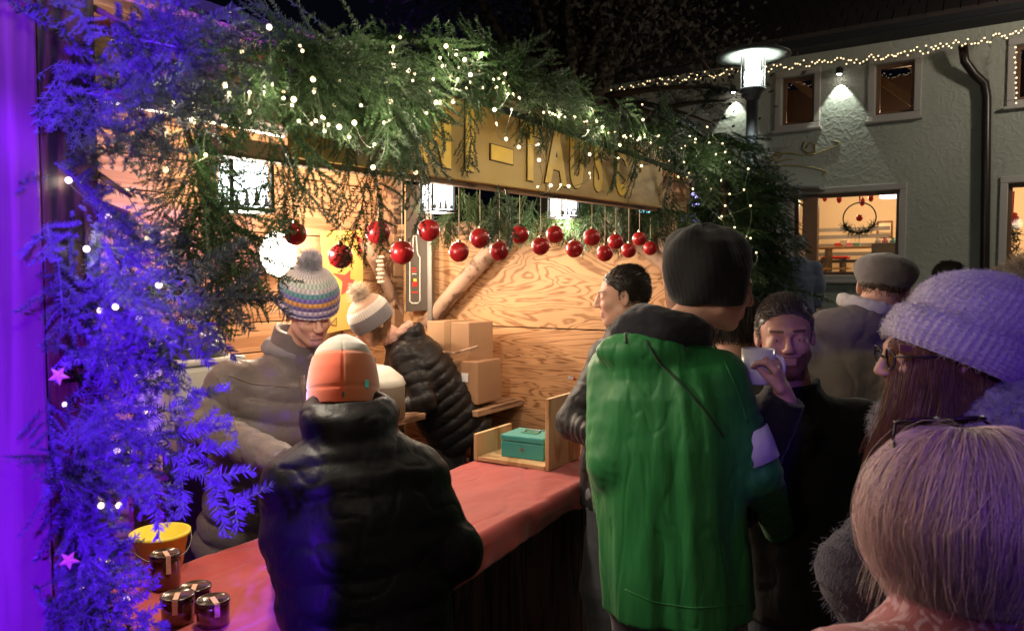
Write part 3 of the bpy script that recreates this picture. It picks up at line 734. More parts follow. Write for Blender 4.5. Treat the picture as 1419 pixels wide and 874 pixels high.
# hoop wreath
wr = thing('hoop_wreath', 'wire hoop wreath with fir sprigs and a red ball hanging in the shop window', 'wreath', inwin(1191, 302, -0.35))
c = inwin(1191, 302, -0.35); rr = np.linalg.norm(inwin(1214, 302, -0.35) - c)
P = [c + HU * rr * math.cos(a) + UP * rr * math.sin(a) for a in np.linspace(0, 2 * math.pi, 40)]
MB().tube(P, 0.011, 8).build('hoop', m_dmetal, wr, smooth=True)
MB().tube([c + UP * rr, c + UP * (rr + 0.22)], 0.012, 6).build('ribbon', m_red, wr)
MB().lathe([(0.001, -0.055), (0.035, -0.045), (0.055, 0), (0.035, 0.045), (0.001, 0.055)], c + UP * 0.0, 14).build('ball', m_red, wr, smooth=True)
SP = []
for i in range(260):
    an = R(random.uniform(205, 335)); b0 = c + HU * rr * math.cos(an) + UP * rr * math.sin(an); d = unit(rng.normal(size=3) + A3(0, 0, 0.2)) * random.uniform(0.06, 0.15)
    SP.append(np.linspace(b0, b0 + d, 4))
V, F = strands(SP, 0.006, 0.002); mesh('fir_sprigs', V, F, M('window_fir', (0.02, 0.05, 0.025), 0.6), wr)
for xx, yy, lb_ in ((1143, 274, 'leftmost red ornament hanging at the top of the lit shop window'), (1163, 276, 'red ornament hanging left of the hoop wreath in the shop window'), (1195, 280, 'red ornament hanging inside the top of the hoop wreath'), (1207, 274, 'red ornament hanging right of the wreath beside the pendant lamp')):
    p = inwin(xx, yy, -0.5); b = tag(MB().lathe([(0.001, -0.07), (0.03, -0.05), (0.045, 0), (0.03, 0.05), (0.001, 0.07)], p, 10).tube([p + UP * 0.06, p + UP * 0.3], 0.004, 5).build('window_ornament', m_red, smooth=True),
            lb_, 'ornament', 'red ornaments in the shop window')
# second window plant
sw = thing('window_plant', 'dark potted branch with berries and red ball in the far right window', 'plant', inwin(1405, 365, -0.5))
SP = []
for i in range(200):
    b0 = inwin(1405 + random.uniform(-6, 6), random.uniform(312, 362), -0.5); SP.append(np.linspace(b0, b0 + unit(rng.normal(size=3)) * 0.09, 3))
V, F = strands(SP, 0.008, 0.003); mesh('foliage', V, F, M('window_plant', (0.02, 0.04, 0.025), 0.6), sw)
MB().lathe([(0.001, -0.09), (0.06, -0.07), (0.09, 0), (0.06, 0.07), (0.001, 0.09)], inwin(1403, 302, -0.5), 14).build('red_ball', m_red, sw, smooth=True)
MB().tube([inwin(1403, 298, -0.5), inwin(1405, 265, -0.5)], 0.012, 5).build('ribbon', m_red, sw)

# ============================================================ STREET LAMP
m_lglass = M('lamp_cylinder', (0.9, 0.95, 0.95), 0.3, emit=(0.86, 1.0, 0.95), estr=3.2)
m_core = M('lamp_core', (1, 1, 1), 0.3, emit=(0.95, 1.0, 0.97), estr=14)
m_lpole = M('lamp_pole', (0.16, 0.17, 0.18), 0.45, metal=0.4)
m_disc = M('lamp_disc', (0.22, 0.23, 0.20), 0.5)
LY = 6.4; lc = at(1043, 125, LY); sl = thing('street_lamp', 'tall street lamp with glowing glass cylinder under a flat round hood', 'street lamp', (lc[0], lc[1], 0))
hgt = (at(1043, 76, LY)[2] - lc[2])
MB().lathe([(0.001, hgt + 0.06), (0.08, hgt + 0.055), (0.09, hgt + 0.03), (0.295, hgt - 0.005), (0.3, hgt - 0.02), (0.09, hgt + 0.0), (0.001, hgt + 0.0)], lc, 40, caps=False).build('hood', m_disc, sl, smooth=True)
MB().lathe([(0.055, 0.02), (0.055, hgt)], lc, 20).build('light_core', m_core, sl, smooth=True)
for k in range(14):
    an = k / 14 * 2 * math.pi; q = lc + A3(math.cos(an) * 0.098, math.sin(an) * 0.098, 0)
    MB().tube([q + UP * 0.01, q + UP * hgt], 0.004, 5).build('rod', m_metal, sl)
MB().lathe([(0.094, 0.0), (0.094, hgt)], lc, 28, caps=False).build('glass_cylinder', m_glassn, sl, smooth=True)
MB().lathe([(0.03, -0.10), (0.055, -0.08), (0.075, -0.03), (0.11, -0.01), (0.11, 0.01), (0.001, 0.012)], lc, 28).build('collar', m_lpole, sl, smooth=True)
MB().tube([(lc[0], lc[1], 0), lc - UP * 0.09], [0.058, 0.05], 16).build('pole', m_lpole, sl, smooth=True)
lamp('street_lamp_light', 'POINT', lc + A3(0, 0, hgt / 2), 150, (0.86, 1.0, 0.93), 0.13)
# ============================================================ LANTERNS AND STALL LIGHT
m_lantglass = M('frosted_lantern', (0.9, 0.95, 1.0), 0.4, emit=(0.92, 0.98, 1.0), estr=7.0)
m_lframe = M('lantern_frame', (0.03, 0.03, 0.03), 0.4, metal=0.5)
m_treecut = M('lantern_cutout', (0.35, 0.42, 0.42), 0.6)
def lantern(p, wd, ht, label, energy, rot=0.0):
    t = thing('lantern', label, 'lantern', p, 'frosted lanterns in the stall')
    ax = [A3(math.cos(SANG * rot), math.sin(SANG * rot), 0), A3(-math.sin(SANG * rot), math.cos(SANG * rot), 0), UP]
    MB().box(p, (wd * 0.86, wd * 0.86, ht * 0.86), ax).build('glass', m_lantglass, t)
    for i in (-1, 1):
        for j in (-1, 1): MB().box(p + ax[0] * i * wd / 2 + ax[1] * j * wd / 2, (0.008, 0.008, ht), ax).build('corner_rod', m_lframe, t)
    MB().box(p - UP * ht / 2, (wd + 0.012, wd + 0.012, 0.01), ax).build('base', m_lframe, t, bev=0.002)
    MB().lathe([(wd * 0.72, 0), (wd * 0.5, 0.03), (0.018, 0.05), (0.018, 0.07)], p + UP * ht / 2, 4, ax=[unit(ax[0] + ax[1]), unit(ax[1] - ax[0]), UP]).build('roof', m_lframe, t)
    MB().tube([p + UP * (ht / 2 + 0.07), p + UP * (ht / 2 + 0.28)], 0.003, 5).build('hanger', m_lframe, t)
    for f in (-1, 1):       # little fir trees cut out along the lower edge of each pane
        for ax_, ay_ in ((ax[0], ax[1]), (ax[1], ax[0])):
            mb = MB()
            for q in range(4):
                xo = (-0.36 + 0.24 * q) * wd; hh = ht * (0.22 + 0.16 * ((q * 7 + 3) % 3) / 2)
                c = p + ay_ * f * wd * 0.445 + ax_ * xo - UP * ht * 0.42
                for lv in range(3):
                    z0 = hh * lv * 0.28; wv = wd * 0.11 * (1 - lv * 0.25)
                    V = [c + ax_ * -wv + UP * z0, c + ax_ * wv + UP * z0, c + UP * (z0 + hh * 0.45)]
                    V += [v + ay_ * f * 0.003 for v in V]
                    mb.add(V, [[0, 1, 2], [5, 4, 3], [0, 3, 4, 1], [1, 4, 5, 2], [2, 5, 3, 0]])
            mb.build('fir_cutout', m_treecut, t)
    lamp('lantern_light', 'POINT', p - UP * (ht / 2 + 0.03), energy, (1.0, 0.86, 0.66), 0.05)
    return t
lantern(at(337, 258, 1.94), 0.105, 0.125, 'largest frosted lantern hanging behind the fir at the left of the stall', 34, 0.75)
lantern(at(606, 274, 3.5), 0.115, 0.13, 'frosted lantern hanging under the sign above the bottle board', 22, 0.6)
lantern(at(781, 286, 4.1), 0.115, 0.12, 'frosted lantern under the letter A of the sign', 24, 0.6)
# LED flood lamp fixed to the back wall (overexposed in the photograph)
fp = on_t(386, 352, TB - 0.12)
fl = thing('flood_lamp', 'glaring round work lamp fixed to the board wall behind the vendor', 'work lamp', fp)
FX = [SD, -UP, -TD]
MB().lathe([(0.04, -0.09), (0.09, -0.06), (0.125, 0.0), (0.13, 0.0), (0.10, -0.065), (0.04, -0.1)], fp, 36, ax=[SD, UP, -TD], caps=False).build('housing', m_disc, fl, smooth=True)
MB().lathe([(0.001, 0.03), (0.06, 0.025), (0.10, 0.008), (0.12, -0.01)], fp, 36, ax=[SD, UP, -TD], caps=False).build('lens', M('flood_lens', (1, 1, 1), 0.4, emit=(1, 0.93, 0.78), estr=22), fl)
MB().tube([fp + TD * 0.05 - SD * 0.2 - UP * 0.03, fp + TD * 0.10 - SD * 0.2, fp + TD * 0.1 + SD * 0.2, fp + TD * 0.05 + SD * 0.2 - UP * 0.03], 0.008, 6).build('bracket', m_black, fl)
lamp('flood_lamp_halo', 'POINT', fp - TD * 0.05 + UP * .02 + SD * .1, 26, (1.0, 0.84, 0.62), 0.05)  # extra point light added to overexpose the wall round the lamp
lamp('flood_lamp_light', 'SPOT', fp - TD * 0.05, 62, (1.0, 0.84, 0.62), 0.12, fp - TD * 1.5 + SD * 0.5 - UP * 0.15, 165, 0.6)
# bare bulb strip under the roof ridge of the stall
tubep = ST(2.1, 2.9, 2.44)
tb_ = thing('tube_lamp', 'warm tube lamp under the stall roof behind the fir branches', 'tube lamp', tubep)
MB().tube([tubep - SD * 0.45, tubep + SD * 0.45], 0.016, 12).build('tube', M('tube_glow', (1, 1, 1), 0.4, emit=(1.0, 0.85, 0.62), estr=6), tb_, smooth=True)
MB().box(tubep + UP * 0.035, (1.0, 0.05, 0.03), AX).build('fitting', m_disc, tb_, bev=0.004)
for ds in (-0.7, 0.5, 1.35): lamp('tube_lamp_light', 'POINT', tubep - UP * 0.16 + SD * ds, 22, (1.0, 0.80, 0.56), 0.10)
# added fill lights standing in for the string lights, brightening counter and customers
for s_, t_, e_ in ((0.9, 0.85, 2.5), (2.2, 0.8, 2.5), (3.2, 0.95, 4)): lamp('eave_fill_light', 'POINT', ST(s_, t_, 2.3), e_, (1.0, 0.86, 0.68), 0.10)

lamp('corner_fill_light', 'POINT', (-0.30, 0.50, 2.35), 8, (1.0, 0.86, 0.68), 0.05)  # fill light added near the left corner to brighten the crowd
# ============================================================ BAUBLES
m_bauble = M('bauble_red', (0.42, 0.012, 0.016), 0.34, coat=0.5, metal=0.25, bump=0.06, bscale=35)
m_cap = M('bauble_cap', (0.75, 0.6, 0.38), 0.25, metal=1.0)
def bauble(c, r, ztop, label, first=[None]):
    t = thing('bauble', label, 'bauble', c, 'red baubles hanging in a row under the sign')
    N_ = 20
    prof = [(max(0.0005, r * math.sin(a)), -r * math.cos(a)) for a in np.linspace(0, math.pi, 17)]
    MB().lathe(prof, c, N_ + 8).build('ball', m_bauble, t, smooth=True)
    MB().lathe([(r * .2, 0), (r * .2, r * .2), (r * .17, r * .24), (0.0008, r * .24)], c + UP * r * 0.95, 12).build('cap', m_cap, t)
    P = [c + UP * (r * 1.2), c + UP * (r * 1.2 + 0.02) + A3(0.0006, 0, 0), (c[0], c[1], ztop)]
    MB().tube(P, 0.0013, 5).build('string', m_cord, t)
    return t
BA = [(409, 324, 1.75, 32, 'dull red bauble half hidden in fir at the left end of the row'), (472, 355, 1.93, 34, 'large red bauble hanging in front of the yellow poster'),
      (524, 322, 2.15, 33, 'red bauble behind the drooping fir twig right of the poster'), (557, 350, 2.12, 33, 'red bauble hanging in front of the bottle board'),
      (594, 319, 2.25, 31, 'red bauble just below the lantern with a fir tip across it'), (636, 349, 2.45, 28, 'low red bauble left of the diagonal brace'),
      (665, 330, 2.52, 28, 'red bauble hanging at the top of the diagonal brace'), (692, 348, 2.62, 27, 'low red bauble crossed by a fir tip under the sign'),
      (720, 325, 2.72, 26, 'high red bauble partly behind fir needles under the dash of the sign'), (749, 341, 2.8, 25, 'low red bauble under the letter T'),
      (769, 325, 2.9, 25, 'high red bauble under the letter A'), (796, 345, 3.0, 24, 'low red bauble under the letter U'),
      (820, 329, 3.05, 24, 'high red bauble under the letter S'), (838, 351, 3.15, 23, 'lowest red bauble left of the dark haired man'),
      (853, 335, 3.2, 22, 'red bauble above the dark haired man'), (871, 347, 3.27, 21, 'low red bauble above the hood of the green jacket'),
      (886, 331, 3.35, 20, 'high red bauble second from the right end of the row'), (901, 344, 3.42, 20, 'smallest red bauble at the right end of the row')]
for x, y, Y, d, lb in BA:
    p = on_t(x, y, TF + 0.06); r = d / 2 * p[1] / FPX
    bauble(p, r, zb(float(np.dot(p, SD))) + 0.14, lb)
for px, py in ((583, 225), ):
    pass
# ============================================================ POSTER, BOTTLE BOARD
m_paper = M('yellow_paper', (0.80, 0.52, 0.13), 0.7, bump=0.1, bscale=12)
m_redpaper = M('red_paper', (0.75, 0.10, 0.07), 0.6)
pt = thing('poster', 'yellow paper poster with thin handwriting and a red star on the board wall', 'poster', on_t(470, 390, TB - 0.03))
q = [on_t(444, 321, TB - 0.030), on_t(503, 318, TB - 0.030), on_t(503, 452, TB - 0.036), on_t(452, 462, TB - 0.034)]
q2 = [v + TD * 0.002 for v in q]
mesh('sheet', np.array(q + q2), [[0, 3, 2, 1], [4, 5, 6, 7], [0, 1, 5, 4], [1, 2, 6, 5], [2, 3, 7, 6], [3, 0, 4, 7]], m_paper, pt, smooth=False)
def poly_sheet(name, pts, t, mat, par, th=0.0015):
    a = [on_t(x, y, t) for x, y in pts]; b = [v + TD * th for v in a]; n = len(a)
    return mesh(name, np.array(a + b), [list(range(n))[::-1], [n + i for i in range(n)]] + [[i, (i + 1) % n, n + (i + 1) % n, n + i] for i in range(n)], mat, par, smooth=False)
sc_ = [(486, 374), (478, 381), (461, 378), (475, 390), (473, 408), (483, 404), (491, 409), (487, 397), (492, 388), (485, 386)]
poly_sheet('star', sc_, TB - 0.036, m_redpaper, pt)
poly_sheet('star_tip', [(489, 321), (503, 332), (503, 346), (497, 356), (498, 340)], TB - 0.036, m_redpaper, pt)
mb = MB()
def pen(pts, t=TB - 0.036, r=0.0022):
    mb.tube([on_t(x, y, t) for x, y in pts], r, 5)
pen([(465, 334), (467, 325), (470, 332), (474, 326), (476, 335)]); pen([(478, 329), (479, 334), (482, 334), (483, 329)]); pen([(479, 330), (482, 330)])
pen([(487, 329), (484, 331), (487, 333), (485, 336)]); pen([(489, 325), (489, 336)]); pen([(486, 328), (491, 328)])
pen([(458, 449), (466, 440), (466, 451), (459, 450)])
mb.build('handwriting', m_black, pt)
m_chalkb = M('chalkboard', (0.045, 0.035, 0.028), 0.5, var=0.3, vscale=8)
bb = thing('bottle_board', 'tall dark board with a white outlined bottle drawn on it beside the corner post', 'board', on_s(578, 350, S1 - 0.1))
def sq(x, y, o=0.0): return on_s(x, y, S1 - 0.10 - o)
a = [sq(560, 256), sq(593, 256), sq(593, 430), sq(560, 432)]; b = [v + SD * 0.012 for v in a]
mesh('panel', np.array(a + b), [[3, 2, 1, 0], [4, 5, 6, 7], [0, 1, 5, 4], [1, 2, 6, 5], [2, 3, 7, 6], [3, 0, 4, 7]], m_chalkb, bb, smooth=False, bev=0.002)
m_chalk = M('chalk_white', (0.62, 0.55, 0.48), 0.8)
bt = [(573, 327), (577, 327), (578, 345), (579, 352), (582, 357), (582, 417), (579, 420), (571, 420), (568, 417), (568, 357), (571, 352), (572, 345), (573, 327)]
MB().tube([sq(x, y, 0.003) for x, y in bt], 0.0045, 5).build('bottle_outline', m_chalk, bb)
MB().tube([sq(561.5, 256, 0.003), sq(561.5, 431, 0.003)], 0.004, 5).build('edge_strip', m_pine, bb)
for (x0, y0, x1, y1, mt) in ((570.5, 371, 577, 373, m_red), (570.5, 375, 577, 377, m_red), (571, 379, 577, 380, m_chalk), (573, 386, 577, 390, m_letter), (572, 390, 578, 397, m_red), (571, 404, 579, 406, m_red)):
    a = [sq(x0, y0, 0.003), sq(x1, y0, 0.003), sq(x1, y1, 0.003), sq(x0, y1, 0.003)]; b = [v + SD * 0.003 for v in a]
    mesh('label_print', np.array(a + b), [[3, 2, 1, 0], [4, 5, 6, 7], [0, 1, 5, 4], [1, 2, 6, 5], [2, 3, 7, 6], [3, 0, 4, 7]], mt, bb, smooth=False)
# hanging glass string / icicle ornament right of poster
hp = on_t(527, 378, TB - 0.15)
hg = thing('dried_garland', 'short hanging bundle of dried pale slices with a wire curl beside the poster', 'decoration', hp)
for i in range(7): MB().lathe([(0.02, 0), (0.026, 0.008), (0.02, 0.018)], hp + UP * (0.09 - i * 0.026) + A3(0.004 * (-1) ** i, 0, 0), 12).build('slice', M('slice', (0.55, 0.47, 0.36), 0.7), hg)
MB().tube([hp + UP * 0.25, hp - UP * 0.09, hp - UP * 0.12 + SD * 0.02, hp - UP * 0.14, hp - UP * 0.12 - SD * 0.02, hp - UP * 0.105], 0.003, 5).build('wire', m_dmetal, hg)

# ============================================================ CASH BOX TRAY
tray = thing('cash_tray', 'open pine tray with one low and one tall side on the red cloth', 'tray', ST(2.95, 1.75, CZ))
TZ = CZ + 0.006
t0, t1, s0, s1 = 1.585, 1.935, 2.80, 3.10
MB().box(ST((s0 + s1) / 2, (t0 + t1) / 2, TZ + 0.009), (s1 - s0, t1 - t0, 0.018), AX).build('base_board', m_pine, tray, bev=0.002)
MB().box(ST((s0 + s1) / 2, t1 + 0.011, TZ + 0.06), (s1 - s0, 0.018, 0.12), AX).build('low_side', m_pine, tray, bev=0.002)
MB().box(ST((s0 + s1) / 2, t0 - 0.011, TZ + 0.155), (s1 - s0, 0.018, 0.31), AX).build('tall_side', m_pine, tray, bev=0.002)
m_turq = M('turquoise_enamel', (0.03, 0.30, 0.29), 0.38, coat=0.3, var=0.05)
cb_ = thing('cash_box', 'turquoise metal cash box with a folding handle and coin slot in the pine tray', 'cash box', ST(2.95, 1.74, TZ + 0.018))
bc_ = ST(2.955, 1.745, 0)
rx = [unit(SD + TD * 0.05), unit(TD - SD * 0.05), UP]
MB().box(bc_ + UP * (TZ + 0.018 + 0.036), (0.175, 0.215, 0.072), rx).build('body', m_turq, cb_, bev=0.005)
MB().box(bc_ + UP * (TZ + 0.018 + 0.088), (0.18, 0.22, 0.028), rx).build('lid', m_turq, cb_, bev=0.007)
lt = bc_ + UP * (TZ + 0.018 + 0.103)
MB().box(lt, (0.05, 0.08, 0.003), rx).build('handle_plate', M('plate_green', (0.02, 0.16, 0.10), 0.4), cb_)
MB().tube([lt - rx[1] * 0.035 + UP * 0.002, lt - rx[1] * 0.035 + UP * 0.006 + rx[0] * 0.03, lt + rx[1] * 0.035 + UP * 0.006 + rx[0] * 0.03, lt + rx[1] * 0.035 + UP * 0.002], 0.003, 6).build('handle', m_metal, cb_, smooth=True)
MB().box(lt + rx[0] * 0.055 - rx[1] * 0.02, (0.006, 0.045, 0.002), rx).build('coin_slot', m_black, cb_)
MB().lathe([(0.008, 0), (0.008, 0.004), (0.001, 0.004)], bc_ - rx[0] * 0.088 + UP * (TZ + 0.06), 12, ax=[rx[1], UP, -rx[0]]).build('keyhole', m_metal, cb_)

# ============================================================ JARS, BUCKET, CUP
m_lid = M('jar_lid', (0.025, 0.016, 0.012), 0.22, metal=0.5, coat=0.5)
m_jglass = M('dark_jam_glass', (0.10, 0.022, 0.016), 0.08, coat=1.0)
m_seal = M('paper_seal', (0.62, 0.36, 0.25), 0.6)
def jar(p, r, h, label, ang):
    t = thing('jam_jar', label, 'jar', p, 'dark jam jars on the counter')
    MB().lathe([(0.001, 0.0), (r * .9, 0), (r * .97, 0.006), (r * .97, h * .78), (r * .88, h * .84), (r * .86, h * .88)], p, 28).build('glass', m_jglass, t, smooth=True)
    prof = [(r * 1.0, h * .86), (r * 1.03, h * .875), (r * 1.03, h * .955), (r * 1.0, h * .985), (r * .9, h * .995), (r * .86, h * .975), (0.001, h * .97)]
    MB().lathe(prof, p, 30).build('lid', m_lid, t, smooth=True)
    d = A3(math.cos(ang), math.sin(ang), 0); e = np.cross(UP, d)
    mb = MB(); mb.box(p + UP * (h * 1.0) + d * r * 0.35, (r * 1.1, 0.012, 0.0012), [d, e, UP]); mb.box(p + d * (r * 1.045) + UP * h * 0.75, (0.0012, 0.012, h * 0.5), [d, e, UP]); mb.build('paper_seal', m_seal, t)
jp = [(295, 830, 1.78, 'jam jar nearest the camera at the right of the group'), (270, 812, 1.87, 'jam jar directly behind the nearest one'), (246, 824, 1.79, 'jam jar squeezed between fir needles at the left of the nearest one'), (229, 766, 2.0, 'reddish jam jar in front of the yellow bucket')]
for x, y, Y, lb in jp:
    p = at(x, y, Y); jar(A3(p[0], p[1], CZ + 0.003), 0.0385, p[2] - CZ, lb, R(-75 + 20 * (x % 3)))
m_yel = M('yellow_plastic', (0.80, 0.62, 0.04), 0.4, sss=0.0)
bk = at(222, 737, 2.13); bz = bk[2]; bo = A3(bk[0], bk[1], CZ + 0.003); bh = bz - CZ
bkt = thing('bucket', 'small yellow plastic bucket with a flared rim behind the jars', 'bucket', bo)
MB().lathe([(0.001, 0), (0.056, 0), (0.074, bh - 0.012), (0.080, bh - 0.012), (0.081, bh), (0.073, bh), (0.053, 0.004), (0.001, 0.004)], bo, 36, caps=False).build('body', m_yel, bkt, smooth=True)
MB().tube([bo + UP * (bh - 0.01) + A3(0.082 * math.cos(a), 0.082 * math.sin(a), -0.055 * math.sin((a + 2.6) / 3.3 * math.pi)) for a in np.linspace(-2.6, 0.7, 16)], 0.002, 6).build('handle', m_metal, bkt, smooth=True)
cp = at(396, 795, 2.09)
m_cupw = M('white_ceramic', (0.72, 0.7, 0.72), 0.25)
def mug(p, r, h, label, hand_dir, mat=m_cupw, tilt=None):
    t = thing('mug', label, 'mug', p)
    ax = np.eye(3) if tilt is None else tilt
    MB().lathe([(0.001, 0.0), (r * .9, 0), (r, 0.006), (r, h), (r * .93, h), (r * .9, 0.008), (0.001, 0.008)], p, 36, ax=ax.T if tilt is not None else ax, caps=False).build('cup', mat, t, smooth=True)
    hd = np.asarray(hand_dir, float); u = ax.T[2] if tilt is not None else UP
    MB().tube([p + u * h * (0.5 + 0.33 * math.cos(a)) + hd * (r * 0.97 + 0.026 * math.sin(a)) for a in np.linspace(0, math.pi, 12)], 0.0055, 8).build('handle', mat, t, smooth=True)
    return t
mug(A3(cp[0], cp[1], CZ + 0.003), 0.033, 0.085, 'white mug on the red cloth lit blue under the orange hatted customer\'s sleeve', (-0.9, 0.3, 0))

# ============================================================ THINGS ON THE BACK TABLE
m_card = M('cardboard', (0.34, 0.19, 0.10), 0.75, var=0.08, vscale=8)
m_tape = M('packing_tape', (0.27, 0.16, 0.085), 0.25)
def carton(px, py_top, py_bot, wpx, s_, label, dp=0.25, rot=0.0, zoff=0.0):
    pb = on_s(px, py_bot, s_); pt_ = on_s(px, py_top, s_); h = pt_[2] - pb[2]; wd = abs(np.dot(on_s(px + wpx / 2, py_bot, s_) - on_s(px - wpx / 2, py_bot, s_), TD))
    a1 = unit(SD + TD * rot); a2 = unit(TD - SD * rot); c = pb + SD * dp / 2 + UP * h / 2
    t = thing('cardboard_box', label, 'cardboard box', pb)
    MB().box(c, (dp, wd, h), [a1, a2, UP]).build('carton', m_card, t, bev=0.004)
    MB().box(c - a1 * (dp / 2 + 0.001) , (0.0015, 0.05, h), [a1, a2, UP]).build('tape', m_tape, t)
    MB().box(c + UP * (h / 2 + 0.0012), (dp, 0.05, 0.0015), [a1, a2, UP]).build('tape', m_tape, t)
    return c, t
c1, tt1 = carton(633, 500, 558, 54, 3.46, 'lower cardboard box with a small white sticker against the plywood', 0.26, 0.04)
MB().box(c1 - SD * 0.134 - TD * 0.06 + UP * 0.03, (0.0015, 0.045, 0.05), AX).build('sticker', m_cupw, tt1)
carton(622, 446, 499, 62, 3.5, 'upper cardboard box leaning by the foot of the diagonal brace', 0.22, -0.08)
# open flaps and cord between boxes
MB().tube([on_s(600, 486, 3.4), on_s(630, 489, 3.38), on_s(662, 480, 3.5)], 0.008, 6).build('twig', m_log); tag(bpy.data.objects['twig'], 'thin brown stick lying across the cardboard boxes', 'stick')
m_tub = M('white_plastic_tub', (0.55, 0.54, 0.48), 0.45)
tubp = on_s(596, 500, 3.40)
tu = thing('food_tub', 'white round plastic tub with a black lid behind the bending vendor', 'tub', tubp)
MB().lathe([(0.001, 0), (0.075, 0), (0.088, 0.19), (0.092, 0.19), (0.092, 0.205), (0.001, 0.205)], A3(tubp[0], tubp[1], 1.02), 30, caps=False).build('tub', m_tub, tu, smooth=True)
MB().lathe([(0.086, 0), (0.08, 0.03), (0.05, 0.055), (0.001, 0.06)], A3(tubp[0], tubp[1], 1.227), 30).build('lid', m_black, tu, smooth=True)
pp = on_t(514, 530, 2.62)
po = thing('white_pot', 'large pale domed food warmer between the two vendors', 'food warmer', pp)
MB().lathe([(0.001, 0), (0.17, 0), (0.17, 0.16), (0.175, 0.165), (0.16, 0.2), (0.10, 0.25), (0.02, 0.27), (0.001, 0.27)], A3(pp[0], pp[1], 1.05), 40).build('body', m_tub, po, smooth=True)
MB().lathe([(0.02, 0), (0.03, 0.02), (0.001, 0.03)], A3(pp[0], pp[1], 1.32), 14).build('knob', m_black, po, smooth=True)
MB().box(A3(pp[0], pp[1], 1.03) + TD * 0.1, (0.5, 0.5, 0.03), AX).build('stand_top', m_beam, po)
wp = on_t(262, 560, 2.75)
mc = thing('drinks_machine', 'cream hot drinks machine with a dark vent left of the vendor in the padded coat', 'machine', wp)
wz = wp[2]
MB().box(wp + UP * 0.0, (0.30, 0.30, 0.34), AX).build('body', m_tub, mc, bev=0.02)
MB().box(wp + UP * 0.185, (0.32, 0.32, 0.025), AX).build('rim', m_tub, mc, bev=0.01)
MB().lathe([(0.15, 0), (0.13, 0.06), (0.06, 0.11), (0.001, 0.12)], wp + UP * 0.2, 30).build('dome', M('smoked_dome', (0.05, 0.05, 0.05), 0.15), mc, smooth=True)
MB().tube([wp + UP * 0.2 + SD * 0.155 * math.cos(a) + UP * 0.14 * math.sin(a) - TD * 0.02 for a in np.linspace(0, math.pi, 20)], 0.012, 8).build('lid_ring', m_tub, mc, smooth=True)
MB().box(wp - TD * 0.152 + UP * 0.03 + SD * 0.03, (0.09, 0.01, 0.05), AX).build('switch_panel', m_black, mc, bev=0.003)
MB().box(wp - UP * (0.17 + (wz - 0.17) / 2 ), (0.05, 0.3, wz - 0.175), AX).build('stand', m_dmetal, mc)
# crates under the wall and dark mat with a few red and white things
cr = thing('bottle_crate', 'low black crate with red and white bottle tops on the stall floor by the plywood', 'crate', on_s(640, 640, 3.5))
cpt = on_s(655, 640, 3.6); 
MB().box(A3(cpt[0], cpt[1], cpt[2] - 0.13), (0.3, 0.55, 0.25), AX).build('crate', m_black, cr, bev=0.006)
for i in range(8):
    q = A3(cpt[0], cpt[1], cpt[2]) + SD * (-0.1 + 0.07 * (i % 3)) + TD * (-0.2 + 0.055 * i)
    MB().lathe([(0.014, 0), (0.014, 0.03), (0.001, 0.032)], q - UP * 0.002, 10).build('bottle_top', m_red if i % 2 else m_cupw, cr)
MB().box(A3(cpt[0], cpt[1], (cpt[2] - 0.26) / 2), (0.28, 0.5, max(0.05, cpt[2] - 0.262)), AX).build('lower_crate', m_black, cr, bev=0.006)
# ============================================================ PEOPLE
def skinmat(name, col): return M(name, col, 0.5, bump=0.12, bscale=180, dist=0.001, var=0.06, vscale=25, sss=0.12, spec=0.4)
m_skin = skinmat('skin', (0.62, 0.36, 0.26)); m_skin2 = skinmat('skin_ruddy', (0.62, 0.34, 0.25))
m_lip = M('lips', (0.50, 0.25, 0.19), 0.45); m_beard = M('beard', (0.26, 0.12, 0.065), 0.8, bump=0.8, bscale=240, stretch=(1, 1, .4), dist=0.003)
m_brow = M('brow', (0.17, 0.095, 0.065), 0.8)
m_eye = M('eyeball', (0.75, 0.72, 0.7), 0.12); m_iris = M('iris', (0.05, 0.035, 0.03), 0.1)
def fabric(name, col, rough=0.75, sheen=0.2, bump=0.45, bscale=34, var=0.12, **kw):
    kw.setdefault('spec', .3); kw.setdefault('dist', .007); kw.setdefault('stretch', (1, 1, .5)); return M(name, col, rough, bump=bump, bscale=bscale, var=var, vscale=9, sheen=sheen, **kw)
m_denim = fabric('dark_denim', (0.045, 0.055, 0.085)); m_denimg = fabric('grey_denim', (0.13, 0.13, 0.15)); m_blacktr = fabric('black_trousers', (0.012, 0.012, 0.014))
m_shoe = M('black_shoe', (0.015, 0.014, 0.013), 0.4)

